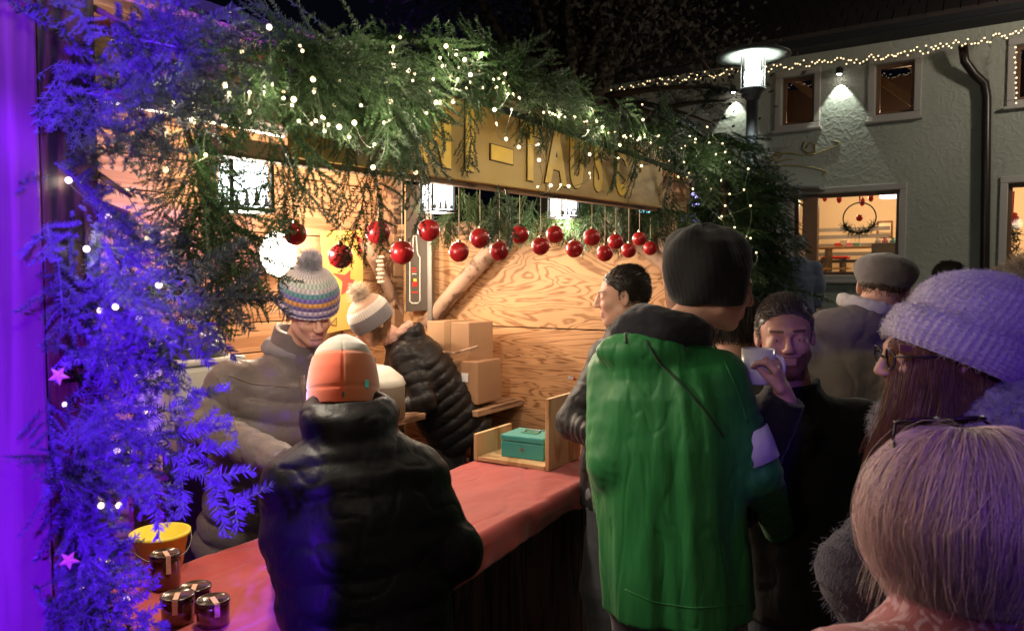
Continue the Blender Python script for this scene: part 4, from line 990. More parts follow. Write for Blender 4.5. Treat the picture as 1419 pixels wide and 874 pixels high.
def add_head(s, h, m, neck):
    """h head centre, m head frame (columns right, forward, up)"""
    W = lambda x, y, z: h + m @ A3(x, y, z)
    s.ell(W(0, -.012, .03), (.076, .096, .086), m, .02)
    s.ell(W(0, .022, -.04), (.058, .068, .075), m, .03)
    s.ell(W(0, .060, -.096), (.024, .022, .019), m, .025)
    for i in (-1, 1):
        s.cap(W(.05 * i, .005, -.055), W(.018 * i, .055, -.092), .022, .016, .02)
        s.ell(W(.036 * i, .064, -.022), (.022, .02, .02), m, .02)
        s.cap(W(.012 * i, .086, .022), W(.042 * i, .070, .024), .010, .008, .014)
    s.cap(W(0, .087, .018), W(0, .108, -.024), .0075, .0115, .012)
    for i in (-1, 1):
        s.ell(W(.011 * i, .100, -.029), (.0085, .010, .0075), m, .008)
        s.ell(W(.031 * i, .094, .004), (.019, .014, .012), m, .012, sub=True)
        s.ell(W(.031 * i, .0735, .003), (.0165, .0150, .0145), m, .006)
        s.ell(W(.031 * i, .0915, .001), (.0125, .0060, .0042), m, .003, sub=True)
    s.cap(W(-.020, .083, -.054), W(.020, .083, -.054), .0065, .0065, .008)
    s.cap(W(-.017, .083, -.068), W(.017, .083, -.068), .0080, .0080, .009)
    s.cap(W(-.024, .094, -.0605), W(.024, .094, -.0605), .0032, .0032, .003, sub=True)
    for i in (-1, 1):
        e = m @ np.array(Matrix.Rotation(R(18 * i), 3, 'Z'))
        s.ell(W(.079 * i, -.008, -.003), (.008, .018, .031), e, .008)
        s.ell(W(.086 * i, -.004, -.001), (.005, .009, .018), e, .004, sub=True)
    s.cap(W(0, -.022, -.06), neck, .056, .060, .03)
def add_hand(s, w, fw, pn, side, curl=0.5, sc=1.0, thumb=None):
    """w wrist, fw finger direction, pn palm normal (palm looks along pn), side +1 when the thumb is along cross(fw, pn)"""
    fw = unit(fw); pn = unit(pn - fw * np.dot(pn, fw)); sd = np.cross(fw, pn) * side
    s.cap(w - fw * .02, w + fw * .015, .024 * sc, .024 * sc, .02)
    for q in (-1, -.33, .33, 1): s.cap(w + fw * .012 * sc + sd * q * .014 * sc, w + fw * .085 * sc + sd * q * .030 * sc, .0135 * sc, .011 * sc, .012)
    for q, ln in ((1, .072), (.36, .082), (-.30, .076), (-.92, .060)):
        p = w + fw * .085 * sc + sd * q * .032 * sc; d = fw.copy(); c = curl * (1.0 + 0.1 * (1 - q))
        for j, fr in enumerate((.45, .32, .23)):
            a = c * (0.75, 1.0, 0.8)[j]; d = unit(d * math.cos(a) + pn * math.sin(a)) if j == 0 else unit(d * math.cos(a) + unit(np.cross(sd, d) * (1 if np.dot(np.cross(sd, fw), pn) > 0 else -1)) * math.sin(a))
            e = p + d * ln * fr * sc; s.cap(p, e, (.0095 - .001 * j) * sc, (.0085 - .001 * j) * sc, .004); p = e
    tb = w + fw * .028 * sc + sd * .026 * sc; td = unit(sd * .75 + fw * .75 + pn * (.25 + .4 * curl)) if thumb is None else unit(thumb)
    p = tb; 
    for j, ln in enumerate((.036, .030, .024)):
        e = p + td * ln * sc; s.cap(p, e, (.0135 - .002 * j) * sc, (.0115 - .0018 * j) * sc, .008 if j == 0 else .004); p = e; td = unit(td + fw * .35 + pn * .25 * curl)

def person(label, head, gaze, neck, pelvis, tyaw, arms, jacket, trousers=None, skin=None, group=None, sh=0.185, vox=0.0042, beard=False, brows=True, hands=True, feet=None, hsc=1.0, jvox=0.0065, legs=True):
    head = np.asarray(head, float); neck = np.asarray(neck, float); pelvis = np.asarray(pelvis, float)
    m = head_frame(*gaze) ; F = head_frame(tyaw)[:, 1]; Rt = head_frame(tyaw)[:, 0]
    skin = skin or m_skin
    ground = 0.0 if feet is None else feet
    t = thing('person', label, 'person', (pelvis[0], pelvis[1], ground), group)
    ax = unit(neck - pelvis); dr = jacket.get('drop', .078); sR = neck - ax * dr + Rt * sh; sL = neck - ax * dr - Rt * sh
    st = {}
    b = Sdf(); add_head(b, head, m * 1.0, neck)
    b.loft(pelvis, neck, Rt, [(0, .14, .10), (.35, .125, .09), (.75, .155, .10), (.93, .12, .075), (1, .055, .05)], .03)
    for sgn, S_, key in ((1, sR, 'R'), (-1, sL, 'L')):
        el, wr = [np.asarray(q, float) for q in arms[key][:2]]
        b.cap(neck - ax * .04 + Rt * sgn * .04, S_, .045, .05, .04); b.cap(S_, el, .046, .036, .03); b.cap(el, wr, .036, .025, .02)
        if hands:
            hd = arms[key][2] if len(arms[key]) > 2 else {}
            fw = unit(hd.get('fw', wr - el)); pn = np.asarray(hd.get('pn', -Rt * sgn + F * 0.2 - UP * 0.3), float)
            add_hand(b, wr + fw * .018, fw, pn, hd.get('side', sgn), hd.get('curl', .55), hd.get('sc', 1.0), hd.get('thumb'))
    foot = []
    if legs:
        for sgn in (-1, 1):
            hp = pelvis + Rt * sgn * .085 - UP * .03; ft = A3(pelvis[0], pelvis[1], ground) + Rt * sgn * .11; ft[2] = ground + .09
            kn = (hp + ft) / 2 + F * .04 + UP * .02; foot.append(ft)
            b.cap(hp, kn, .078, .052, .03); b.cap(kn, ft, .052, .036, .02); b.cap(ft - UP * .04, ft - UP * .05 + F * .12, .03, .026, .02)
    def mf(c):
        q = (c - head) @ m; mi = np.zeros(len(c), int)
        mi[(np.abs(q[:, 0]) < .019) & (q[:, 1] > .082) & (q[:, 2] < -.052) & (q[:, 2] > -.071)] = 1
        if beard:
            bz = (q[:, 2] < -.040 - .03 * (q[:, 1] > .05) * 0) & (q[:, 1] > -.005) & (q[:, 2] > -.135) & ~((np.abs(q[:, 0]) < .034) & (q[:, 2] > -.048) & (q[:, 1] > .06)) & (mi == 0) & (np.linalg.norm(q[:, :2], axis=1) < .13)
            mi[bz] = 2
        if brows: mi[(np.abs(np.abs(q[:, 0]) - .031) < .019) & (np.abs(q[:, 2] - .027 - .05 * (.031 - np.abs(np.abs(q[:, 0]) - .025)) * 0) < .0036) & (q[:, 1] > .055)] = 3
        return mi
    solid('body', b, vox, [skin, m_lip, m_beard, m_brow], t, 1, mf)
    for sgn in (-1, 1):
        ec = head + m @ A3(.031 * sgn, .0745, .002)
        eb = MB(); n_ = 12
        axm = np.stack([m[:, 0], m[:, 2] * -1, m[:, 1]], 0)
        prof = [(max(.0003, .0122 * math.sin(a)), -.0122 * math.cos(a)) for a in np.linspace(0, math.pi * 0.80, 9)]
        eb.lathe(prof, ec, 14, 0, axm, caps=False)
        prof = [(max(.0003, .0122 * math.sin(a)), -.0122 * math.cos(a)) for a in np.linspace(math.pi * 0.80, math.pi, 4)]
        eb.lathe(prof, ec, 14, 1, axm, caps=False)
        eb.build('eye', [m_eye, m_iris], t, smooth=True)
    # ---- trousers and shoes
    if legs:
        tr = Sdf(); mt = trousers or m_blacktr
        tr.loft(pelvis - UP * .07, pelvis + ax * .12, Rt, [(0, .17, .125), (1, .155, .115)], .04)
        for sgn, ft in zip((-1, 1), foot):
            hp = pelvis + Rt * sgn * .085 - UP * .03; kn = (hp + ft) / 2 + F * .045 + UP * .02
            tr.cap(hp, kn, .098, .072, .04, fold=.003); tr.cap(kn, ft - UP * .03, .072, .06, .03, fold=.005, flat=True)
        solid('trousers', tr, .010, mt, t, 1, None, lambda V: .004 * fbm(V * A3(14, 14, 9), 4, 2))
        shs = Sdf()
        for ft in foot:
            shs.cap(A3(ft[0], ft[1], ground + .045) - F * .03, A3(ft[0], ft[1], ground + .04) + F * .15, .045, .04, .02); shs.box(A3(ft[0], ft[1], ground + .014) + F * .06, (.045, .14, .014), np.stack([Rt, F, UP], 1), .008, .012)
            shs.cap(A3(ft[0], ft[1], ground + .05), A3(ft[0], ft[1], ground + .12), .048, .05, .02)
        shs.half((0, 0, ground), (0, 0, -1)); solid('shoes', shs, .008, m_shoe, t)
    # ---- jacket
    j = dict(bulk=1.0, quilt=None, hem=.10, collar=.05, hood=None, vfold=0.0, folds=.003, arm=1.0, mat=None, opening=False, wr=.004, wrs=A3(9, 9, 14), belly=1.0, ridge=.5, cr=1.0, drop=.078, ruff=None); j.update(jacket)
    bk = j['bulk']; J = Sdf(); q_ = j['quilt']
    hem = pelvis - ax * j['hem'] if j.get('hempt') is None else np.asarray(j['hempt'])
    tb = [(0, .185 * bk * j['belly'], .150 * bk), (.30, .180 * bk * j['belly'], .145 * bk), (.62, .195 * bk, .145 * bk), (.80, .182 * bk, .130 * bk), (.89, .145 * bk, .11 * bk), (.96, .100, .088), (1.0, .075, .07)]
    J.loft(hem, neck + ax * .015, Rt, tb, .05, quilt=q_, vfold=j['vfold'], folds=j['folds'], seed=3, power=2.3)
    for sgn, S_, key in ((1, sR, 'R'), (-1, sL, 'L')):
        el, wr = [np.asarray(q, float) for q in arms[key][:2]]; a_ = j['arm']
        J.cap(neck - ax * .045 + Rt * sgn * .035, S_, .056, .062 * a_, .05)
        J.cap(S_, el, .064 * a_, .058 * a_, .045, quilt=q_, fold=.0035 if not q_ else 0, seed=11)
        J.cap(el, wr + unit(wr - el) * .012, .060 * a_, .046 * a_, .025, quilt=q_, fold=.0035 if not q_ else 0, flat=True, seed=12)
    if j['collar']:
        c = j['collar']; J.loft(neck - ax * .03, neck + unit(ax + .3 * unit(head - neck)) * c, Rt, [(0, .088 * j['cr'], .088 * j['cr']), (1, .080 * j['cr'], .082 * j['cr'])], .02)
    if j['ruff']: J.ring(neck + UP * j['ruff'][2], head_frame(tyaw, j['ruff'][3]), j['ruff'][0], j['ruff'][1], 1.0, .03, 1.2)
    if j['hood']:
        ho = j['hood']; hc = neck - F * ho.get('back', .085) + UP * ho.get('up', .02) + Rt * ho.get('rt', 0); r = ho.get('r', (.115, .075, .085))
        hm = head_frame(tyaw, ho.get('tilt', -25))
        J.ell(hc, r, hm, .03); J.ell(hc + hm @ A3(0, -.01, -.055), (r[0] * .62, r[1] * .8, r[2] * .75), hm, .03)
        J.ell(hc + hm @ A3(0, .05, .045), (r[0] * .72, r[1] * .75, r[2] * .45), hm, .015, sub=True)
    J.cap(neck - ax * .0, neck + ax * .25, .064, .066, .006, sub=True)
    if j['opening']:   # front zip line as a groove
        J.box(hem + (neck - hem) * .5 + F * .19 * bk, (.003, .05, np.linalg.norm(neck - hem) / 2), np.stack([Rt, np.cross(ax, Rt), ax], 1), .001, .004, sub=True)
    disp = lambda V: j['wr'] * fbm(V * j['wrs'], 21, 3) - j['wr'] * j['ridge'] * np.maximum(0, 1 - np.abs(vnoise(V * j['wrs'] * 1.5 + .35 * vnoise(V * 12, 4)[:, None], 33)) * 5) ** 1.5
    solid(j.get('name', 'jacket'), J, jvox, j['mat'], t, 1, None, disp, j.get('attr'))
    return t, head, m, (sR, sL, Rt, F, ax)

def cloth_hat(name, par, h, m, prof, mats, rx=.088, ry=.108, ny=120, off=(0, -.008, 0), tilt=0, disp=None, colfn=None, lean=None, rows=60):
    """closed knitted cap: prof = (radius factor, height) from the brim up; built round the head"""
    off = A3(*off); P = np.array(prof, float); tt = np.linspace(0, len(P) - 1, rows)
    # smooth profile
    rr = np.interp(tt, np.arange(len(P)), P[:, 0]); zz = np.interp(tt, np.arange(len(P)), P[:, 1])
    for _ in range(2):
        rr[1:-1] = (rr[:-2] + 2 * rr[1:-1] + rr[2:]) / 4; zz[1:-1] = (zz[:-2] + 2 * zz[1:-1] + zz[2:]) / 4
    an = np.linspace(0, 2 * math.pi, ny, endpoint=False)
    TM = np.array(Matrix.Rotation(R(tilt), 3, 'X'))
    X = rr[:, None] * rx * np.cos(an); Y = rr[:, None] * ry * np.sin(an); Z = np.broadcast_to(zz[:, None], X.shape).copy()
    L = np.stack([X, Y, Z], -1)
    if lean is not None:
        k = np.clip((Z - zz[0]) / (zz.max() - zz[0] + 1e-6), 0, 1) ** 1.6; L = L + k[..., None] * A3(*lean)
    U = np.broadcast_to(an[None, :], X.shape); Vv = np.broadcast_to(np.linspace(0, 1, rows)[:, None], X.shape)
    if disp is not None:
        n = np.stack([np.cos(an)[None] * np.ones_like(X), np.sin(an)[None] * np.ones_like(X), (Z * 4)], -1); n /= np.linalg.norm(n, axis=-1, keepdims=True)
        L = L + n * disp(U, Vv)[..., None]
    L = L @ TM.T + off
    Wd = L @ m.T + h
    I = np.arange(rows * ny).reshape(rows, ny); I2 = np.roll(I, -1, 1)
    Fq = np.stack([I[:-1].ravel(), I2[:-1].ravel(), I2[1:].ravel(), I[1:].ravel()], 1)
    attr = None
    if colfn is not None:
        c = colfn(U, Vv); attr = np.concatenate([c.reshape(-1, 3), np.ones((rows * ny, 1))], 1)
    o = mesh(name, Wd.reshape(-1, 3), Fq, mats, par, attr=attr)
    md = o.modifiers.new('thickness', 'SOLIDIFY'); md.thickness = .004; md.offset = -1
    return o
def pompom(par, c, r, n, mats_, name='pompom', w=.0016, colr=None, droop=0.0):
    d = rng.normal(size=(n, 3)); d /= np.linalg.norm(d, axis=1, keepdims=True); ln = r * (0.82 + 0.25 * rng.random(n))
    P = np.stack([c + d * (ln * k / 3)[:, None] + (rng.normal(size=(n, 3)) * r * 0.05 * k) - UP * droop * k * k / 9 for k in range(4)], 1)
    V, F = strands(P, w, w * .4); at_ = None
    if colr is not None:
        cc = colr(d); at_ = np.concatenate([np.repeat(cc, 4 * 3, 0), np.ones((n * 12, 1))], 1)
    mesh(name, V, F, mats_, par, attr=at_)
def hair_strands(name, par, h, m, n, r, drop, mats_, phi=(-180, 180), start=(0, 25), jitter=.006, part=None, lens=1.0, w=.0011, flick=0.0, off=(0, -.012, .03), seg=14, back=0.0, end=100, wave=0.006, grav=None, clump=0.35, sink=.16):
    """strands that follow an ellipsoid r round the skull from the crown and then hang by drop metres"""
    g = np.random.default_rng(len(name) + n); rad = A3(*r)
    ph = R(phi[0]) + (R(phi[1]) - R(phi[0])) * g.random(n)
    th0 = R(start[0]) + (R(start[1]) - R(start[0])) * g.random(n)
    thE = R(end) * (0.96 + .06 * g.random(n)); dr = drop * (0.75 + .35 * g.random(n)) * lens
    lay = 1 + (g.random(n) - .35) * 2 * jitter / rad[0]; sw = g.normal(size=n) * .12
    ncl = max(8, n // 28); cl = np.floor(ph * ncl / 6.283).astype(int); co = g.normal(size=4000)[cl % 4000]
    P = np.zeros((n, seg, 3)); k1 = int(seg * .55); dn = (m.T @ A3(0, 0, -1)) if grav is None else m.T @ unit(grav)
    for k in range(seg):
        if k <= k1:
            f = k / k1; th = th0 + (thE - th0) * f; p2 = ph + sw * f + .10 * clump * co * f
            q = np.stack([rad[0] * np.sin(th) * np.sin(p2), rad[1] * np.sin(th) * np.cos(p2), rad[2] * np.cos(th)], 1) * (lay * (1 + .03 * clump * co * f) * (1 - sink * (1 - min(1, f * 3)) ** 1.5))[:, None]; last = q
        else:
            f = (k - k1) / (seg - 1 - k1); q = last + dn[None] * (dr * f)[:, None]
            q = q * np.stack([1 - flick * f * f + 0 * dr] * 2 + [np.ones(n)], 1)
            q[:, 0] += wave * np.sin(f * 5 + co * 3) * f
            q[:, 1] += wave * np.cos(f * 4 + co * 5) * f - back * f
        P[:, k] = q
    P = (P + A3(*off)) @ m.T + h
    V, F = strands(P, w * (0.7 + .6 * g.random(n)), w * .35)
    sh = (0.75 + .5 * g.random(n)) * (1 + .22 * co); return mesh(name, V, F, mats_, par, attr=np.concatenate([np.repeat(np.clip(sh, .3, 1.6)[:, None] * np.ones((1, 3)), seg * 3, 0), np.ones((n * seg * 3, 1))], 1))
def hairmat(name, col, rough=.38):
    m = M(name, col, rough, spec=.45, attr=True); nt = m.node_tree; b = nt.nodes['Principled BSDF']
    l = b.inputs['Base Color'].links[0]; mx = nt.nodes.new('ShaderNodeMix'); mx.data_type = 'RGBA'; mx.blend_type = 'MULTIPLY'; mx.inputs[0].default_value = 1
    nt.links.new(l.from_socket, mx.inputs[6]); mx.inputs[7].default_value = (*col, 1); nt.links.new(mx.outputs[2], b.inputs['Base Color']); return m
def short_hair(par, h, m, mat, n=2600, ln=.016, top=.03, line=.045, name='hair', comb=(0, 1, .2), extra_top=.0, w=.0011):
    g = np.random.default_rng(n); d = g.normal(size=(n * 2, 3)); d /= np.linalg.norm(d, axis=1, keepdims=True)
    q = d * A3(.0775, .0975, .0875) + A3(0, -.012, .03)
    keep = (q[:, 2] > line) | ((q[:, 1] < .018) & (q[:, 2] > -.018)) | ((q[:, 1] < -.045) & (q[:, 2] > -.075)); keep &= ~((q[:, 1] > .055) & (q[:, 2] < line + .02)) & ~((np.abs(d[:, 0]) > .8) & (q[:, 2] < -.0) & (q[:, 1] > -.03))
    q = q[keep][:n]; d = d[keep][:n]; n = len(q); cb = unit(A3(*comb)); k = np.clip((q[:, 2] - .05) / .06, 0, 1)
    l_ = ln * (.8 + .4 * g.random(n)) * (1 + 1.2 * k * top / .03)
    dirn = d * .45 + cb * (.35 + .8 * k[:, None]) + A3(0, 0, -.55) * (1 - k[:, None]) + g.normal(size=(n, 3)) * .14
    dirn /= np.linalg.norm(dirn, axis=1, keepdims=True)
    P = np.stack([q + d * .001 - d * .003, q + d * .004 + dirn * (l_ * .4)[:, None], q + d * .003 + (d * extra_top * k[:, None]) + dirn * l_[:, None]], 1) @ m.T + h
    V, F = strands(P, w, w * .5); sh = np.repeat((.6 + .7 * g.random(n))[:, None] * np.ones((1, 3)), 9, 0)
    # scalp cap below the strands
    s = Sdf(); W = lambda x, y, z: h + m @ A3(x, y, z)
    s.ell(W(0, -.014, .034), (.079, .099, .088), m, .01)
    s.half(W(0, .062, .062), m @ A3(0, .70, -.70), .012); s.half(W(0, -.06, -.075), m @ A3(0, 0.25, -1), .012)
    s.box(W(0, .10, -.06), (.12, .095, .085), m, .03, .012, sub=True)
    Vc, Fc = s.surface(.0045); Vc = Vc + vnormals(Vc, Fc)[:, :] * (.0015 * fbm(Vc * 90, 3, 2))[:, None]
    o1 = mesh(name, Vc, Fc, mat, par, attr=np.concatenate([np.full((len(Vc), 3), .6), np.ones((len(Vc), 1))], 1))
    o2 = mesh(name, V, F, mat, o1, attr=np.concatenate([sh, np.ones((n * 9, 1))], 1)); o2.parent = o1; o2.matrix_parent_inverse = Matrix.Identity(4); o2.name = 'hair_strands'
m_hair_d = hairmat('dark_hair', (0.028, 0.018, 0.013)); m_hair_b = hairmat('brown_hair', (0.20, 0.095, 0.045)); m_hair_bl = hairmat('blonde_hair', (0.56, 0.39, 0.36), .4); m_hair_m = hairmat('mid_hair', (0.10, 0.065, 0.045)); m_hair_g = hairmat('greying_hair', (0.22, 0.19, 0.17))

# ---------------------------------------------------------------- 1 vendor in the crocheted hat
m_taupe = fabric('taupe_nylon', (0.15, 0.125, 0.125), .5, .1, bump=.25, bscale=90)
t, h, m, sk = person('vendor in a striped crocheted bobble hat and taupe padded coat behind the counter',
    at(430, 432, 2.88), (-146, 24, 6), at(404, 497, 3.0), at(360, 720, 3.02), -140,
    {'R': (at(276, 590, 2.78), at(392, 640, 2.48), {'curl': .6}), 'L': (at(505, 610, 2.85), at(452, 650, 2.5), {'curl': .6})},
    dict(mat=m_taupe, bulk=1.3, quilt=(.085, .013), hem=.14, collar=.12, cr=1.15, arm=1.3, opening=True, wr=.004, folds=.003, ridge=.5), m_denim, m_skin2, sh=.225)
cols = np.array([[.46, .40, .52], [.10, .08, .28], [.52, .44, .60], [.14, .10, .30], [.62, .30, .08], [.16, .12, .42], [.10, .26, .30], [.55, .50, .56], [.48, .56, .50], [.66, .62, .60], [.60, .55, .58], [.5, .45, .5]])
def cro(U, Vv): r_ = Vv * 15; return .0050 * (np.abs(np.sin(U * 19 + (np.floor(r_) % 2) * 1.57)) ** .7) * (np.abs(np.sin(r_ * math.pi)) ** .6)
def crc(U, Vv):
    i = np.clip((Vv * 15).astype(int), 0, 14) % 12; c = cols[i]; sp = (np.sin(U * 19 + (np.floor(Vv * 15) % 2) * 1.57) ** 2)[..., None]
    return c * (.55 + .55 * sp)
m_yarn = M('yarn', (1, 1, 1), .85, bump=.6, bscale=420, sheen=.3, attr=True, dist=.002)
HP = [(1.0, -.01), (1.03, .01), (1.05, .04), (1.02, .07), (.92, .10), (.72, .128), (.42, .148), (.15, .156), (.02, .157)]
cloth_hat('crochet_hat', t, h, m, HP, m_yarn, .104, .122, 160, disp=cro, colfn=crc, off=(0, -.016, .022), tilt=2, rows=90)
pompom(t, h + m @ A3(0, -.01, .205), .042, 1500, m_yarn, colr=lambda d: np.array([.5, .47, .55]) * (.6 + .6 * (d[:, 2:3] > .1)) * (1 + .2 * np.sin(d[:, :1] * 9)), w=.0021)
short_hair(t, h, m, m_hair_g, 1200, .014)
# scarf / undone collar
s = Sdf(); nb = sk[2]
s.ring(np.asarray(at(404, 497, 3.0)) + UP * .045, head_frame(-140, 15), .085, .026, 1.0); m_scarf = fabric('grey_scarf', (.22, .2, .22))
solid('scarf', s, .006, m_scarf, t, 1, None, lambda V: .006 * fbm(V * 22, 5, 2))
VENDOR = t
# ---------------------------------------------------------------- 2 bending vendor
m_blackp = fabric('black_down_nylon', (0.010, 0.009, 0.010), .45, .0, bump=.3, bscale=60, spec=.2)
t, h, m, sk = person('vendor in cream bobble hat and black down coat bending over the back table',
    at(516, 447, 4.18), (122, 30, 0), at(552, 472, 4.25), at(628, 580, 4.36), 95,
    {'R': (at(592, 540, 4.48), at(535, 548, 4.45)), 'L': (at(588, 556, 4.02), at(548, 574, 4.02))},
    dict(mat=m_blackp, bulk=1.32, quilt=(.062, .010), hem=.12, collar=.03, arm=1.15, hood=dict(r=(.10, .07, .09), back=.07, up=.03, tilt=-40)), m_blacktr, m_skin, sh=.17)
def rib(f, a=.003): return lambda U, Vv: a * np.abs(np.sin(U * f)) * (1 + .3 * np.sin(Vv * 160))
def c2(U, Vv):
    b = np.where((Vv < .34)[..., None], A3(.13, .12, .135), np.where((Vv < .55)[..., None], A3(.46, .43, .40), A3(.34, .21, .14))); return b * (.75 + .4 * (np.sin(U * 26) ** 2)[..., None])
cloth_hat('bobble_hat', t, h, m, HP, m_yarn, .100, .118, 140, disp=rib(26), colfn=c2, off=(0, -.01, .0), tilt=-3)
pompom(t, h + m @ A3(0, -.012, .180), .062, 900, m_yarn, 'fur_bobble', colr=lambda d: np.array([.62, .47, .33]) * (.7 + .5 * rng.random((len(d), 1))), w=.0016)
s = Sdf(); s.ring(np.asarray(at(552, 462, 4.24)), head_frame(95, 40), .08, .022); solid('knit_scarf', s, .006, M('scarf_pink', (.5, .3, .24), .9, bump=.8, bscale=90, var=.5, vscale=60), t, 1, None, lambda V: .005 * fbm(V * 40, 5, 2))
hair_strands('hair', t, h, m, 900, (.083, .102, .09), .10, m_hair_b, start=(70, 90), end=115, phi=(60, 300), w=.0012)
# ---------------------------------------------------------------- 3 customer in the orange hat
m_blackc = fabric('black_quilted_nylon', (0.0045, 0.0045, 0.006), .5, .0, bump=.3, bscale=60, spec=.14)
P3 = at(516, 905, 1.72)
t, h, m, sk = person('customer seen from behind in an orange fleece hat and black padded coat',
    at(476, 534, 1.97), (12, 14, 0), at(484, 594, 1.86), P3, 14,
    {'L': (at(406, 742, 1.78), at(400, 776, 2.02), {'curl': .7, 'fw': A3(.1, 1, -.2)}), 'R': (at(632, 765, 1.80), at(590, 770, 2.02), {'curl': .7})},
    dict(mat=m_blackc, bulk=1.12, quilt=(.085, .006), hem=.16, collar=.05, cr=1.1, arm=1.1, belly=.97, wr=.004, ridge=.8, drop=.125, ruff=(.085, .038, .03, -12)), m_blacktr, m_skin, sh=.140)
m_fleece = M('fleece', (1, 1, 1), .9, bump=.35, bscale=260, sheen=.5, attr=True, dist=.0015)
def seam(U, Vv): return -.003 * np.exp(-(np.abs(np.sin(U * 2)) / .05) ** 2) * (Vv > .05) - .0025 * np.exp(-((Vv - .53) / .012) ** 2) - .002 * np.exp(-((Vv - .17) / .01) ** 2)
def c3(U, Vv):
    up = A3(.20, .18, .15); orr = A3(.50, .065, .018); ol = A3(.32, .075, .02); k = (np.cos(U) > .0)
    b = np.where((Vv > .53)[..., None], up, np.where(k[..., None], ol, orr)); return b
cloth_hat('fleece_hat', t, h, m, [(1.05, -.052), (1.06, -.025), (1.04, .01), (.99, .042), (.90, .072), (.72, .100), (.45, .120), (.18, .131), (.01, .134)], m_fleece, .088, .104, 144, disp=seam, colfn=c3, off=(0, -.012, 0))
tp = h + m @ A3(.055, -.098, -.008)
MB().box(tp, (.016, .004, .020), [m[:, 0], m[:, 1], m[:, 2]]).build('hat_tag', M('teal_tag', (.03, .42, .36), .5), t, bev=.001)
MB().box(h + m @ A3(.0, -.122, -.035), (.006, .003, .012), [m[:, 0], m[:, 1], m[:, 2]]).build('seam_tag', m_black, t)
hair_strands('hair', t, h, m, 900, (.080, .097, .09), .075, m_hair_m, start=(100, 110), end=122, phi=(40, 320), w=.0012, wave=.012)
# ---------------------------------------------------------------- 4 dark haired man at the far end of the counter
m_blackj = fabric('black_softshell', (0.016, 0.017, 0.02), .55, .05)
t, h, m, sk = person('dark haired man in a black jacket and jeans at the far end of the counter',
    at(862, 412, 3.05), (84, 4, 0), at(868, 466, 3.06), at(858, 668, 3.08), 62,
    {'L': (at(795, 585, 2.93), at(826, 604, 2.78)), 'R': (at(930, 580, 3.25), at(915, 640, 3.45))},
    dict(mat=m_blackj, bulk=1.0, hem=.08, collar=.05, arm=1.15, vfold=.006, wr=.006), m_denimg, m_skin, sh=.18)
short_hair(t, h, m, m_hair_d, 3200, .012, .03, .055, comb=(0, -1, .0), extra_top=.004)
sp = at(792, 523, 2.9)
mb = MB()
for i, mt_ in enumerate((0, 1, 2)): mb.box(sp - A3(0, .018, 0) + A3(.010 * (i - 1), 0, -.002 * (i - 1)), (.0095, .003, .010), None, mt_)
mb.build('sleeve_badge', [m_cupw, m_cupw, m_red], t)
# ---------------------------------------------------------------- 5 man in the green jacket
m_green = fabric('green_softshell', (0.022, 0.19, 0.050), .5, .1, bump=.55, bscale=20, dist=.014, stretch=(1, 1, .22))
m_navy = fabric('navy_hood_cotton', (0.013, 0.013, 0.02), .85)
t, h, m, sk = person('tall man seen from behind in green hooded jacket, black beanie and white armband',
    at(994, 396, 2.12), (-80, 12, 6), at(919, 480, 2.10), at(936, 812, 2.06), -22,
    {'L': (at(846, 640, 2.06), at(842, 700, 2.25), {'curl': .5}), 'R': (at(1050, 655, 2.0), at(1078, 730, 2.25), {'curl': .5})},
    dict(mat=m_green, bulk=1.10, hem=.06, collar=0, arm=1.0, vfold=.010, folds=.001, wr=.0035, ridge=.7, wrs=A3(16, 16, 3.4),
         hood=dict(r=(.125, .052, .062), back=.085, up=-.012, rt=-.045, tilt=-25)), m_denimg, m_skin2, sh=.148, jvox=.0055)
s = Sdf(); nk = np.asarray(at(925, 480, 2.10)); Fm = head_frame(-22)
s.ell(nk + Fm @ A3(-.03, -.055, .045), (.115, .075, .06), head_frame(-22, -20), .03); s.ring(nk + Fm @ A3(.01, .0, .055), head_frame(-35, 18, 10), .09, .032, 1.05, .03)
s.cap(nk + UP * .0, nk + UP * .25 + Fm @ A3(.06, .06, 0), .062, .066, .01, sub=True)
solid('hoodie_hood', s, .005, m_navy, t, 1, None, lambda V: .007 * fbm(V * A3(14, 14, 24), 7, 3))
m_blackknit = M('black_knit', (0.004, 0.004, 0.005), .9, bump=.6, bscale=260, sheen=.1, dist=.002)
cloth_hat('beanie', t, h, m, [(.93, -.045), (1.0, -.025), (1.10, .015), (1.17, .055), (1.14, .095), (.98, .13), (.68, .155), (.32, .168), (.02, .171)], m_blackknit, .089, .106, 120, disp=lambda U, Vv: .0010 * np.abs(np.sin(U * 40)) + .006 * np.sin(U * 3 + Vv * 5) + .004 * np.sin(U * 5 - Vv * 9), off=(0, -.02, -.004), tilt=14, lean=(.0, -.03, 0))
# white armband round the right sleeve
sR = sk[0]; el = np.asarray(at(1050, 655, 2.0)); dA = unit(el - sR); cA = sR + dA * np.dot(np.asarray(at(1047, 612, 2.05)) - sR, dA)
a1 = unit(np.cross(dA, UP)); a2 = np.cross(dA, a1); n_ = 40
prof = [(.067, -.044), (.0705, -.043), (.0722, 0), (.0700, .043), (.0665, .044)]
V_ = []; 
mb = MB().lathe(prof, cA, 40, ax=[a1, a2, dA], caps=False); mb.build('armband', fabric('white_armband', (.62, .60, .66), .7, var=.2), t, smooth=True)
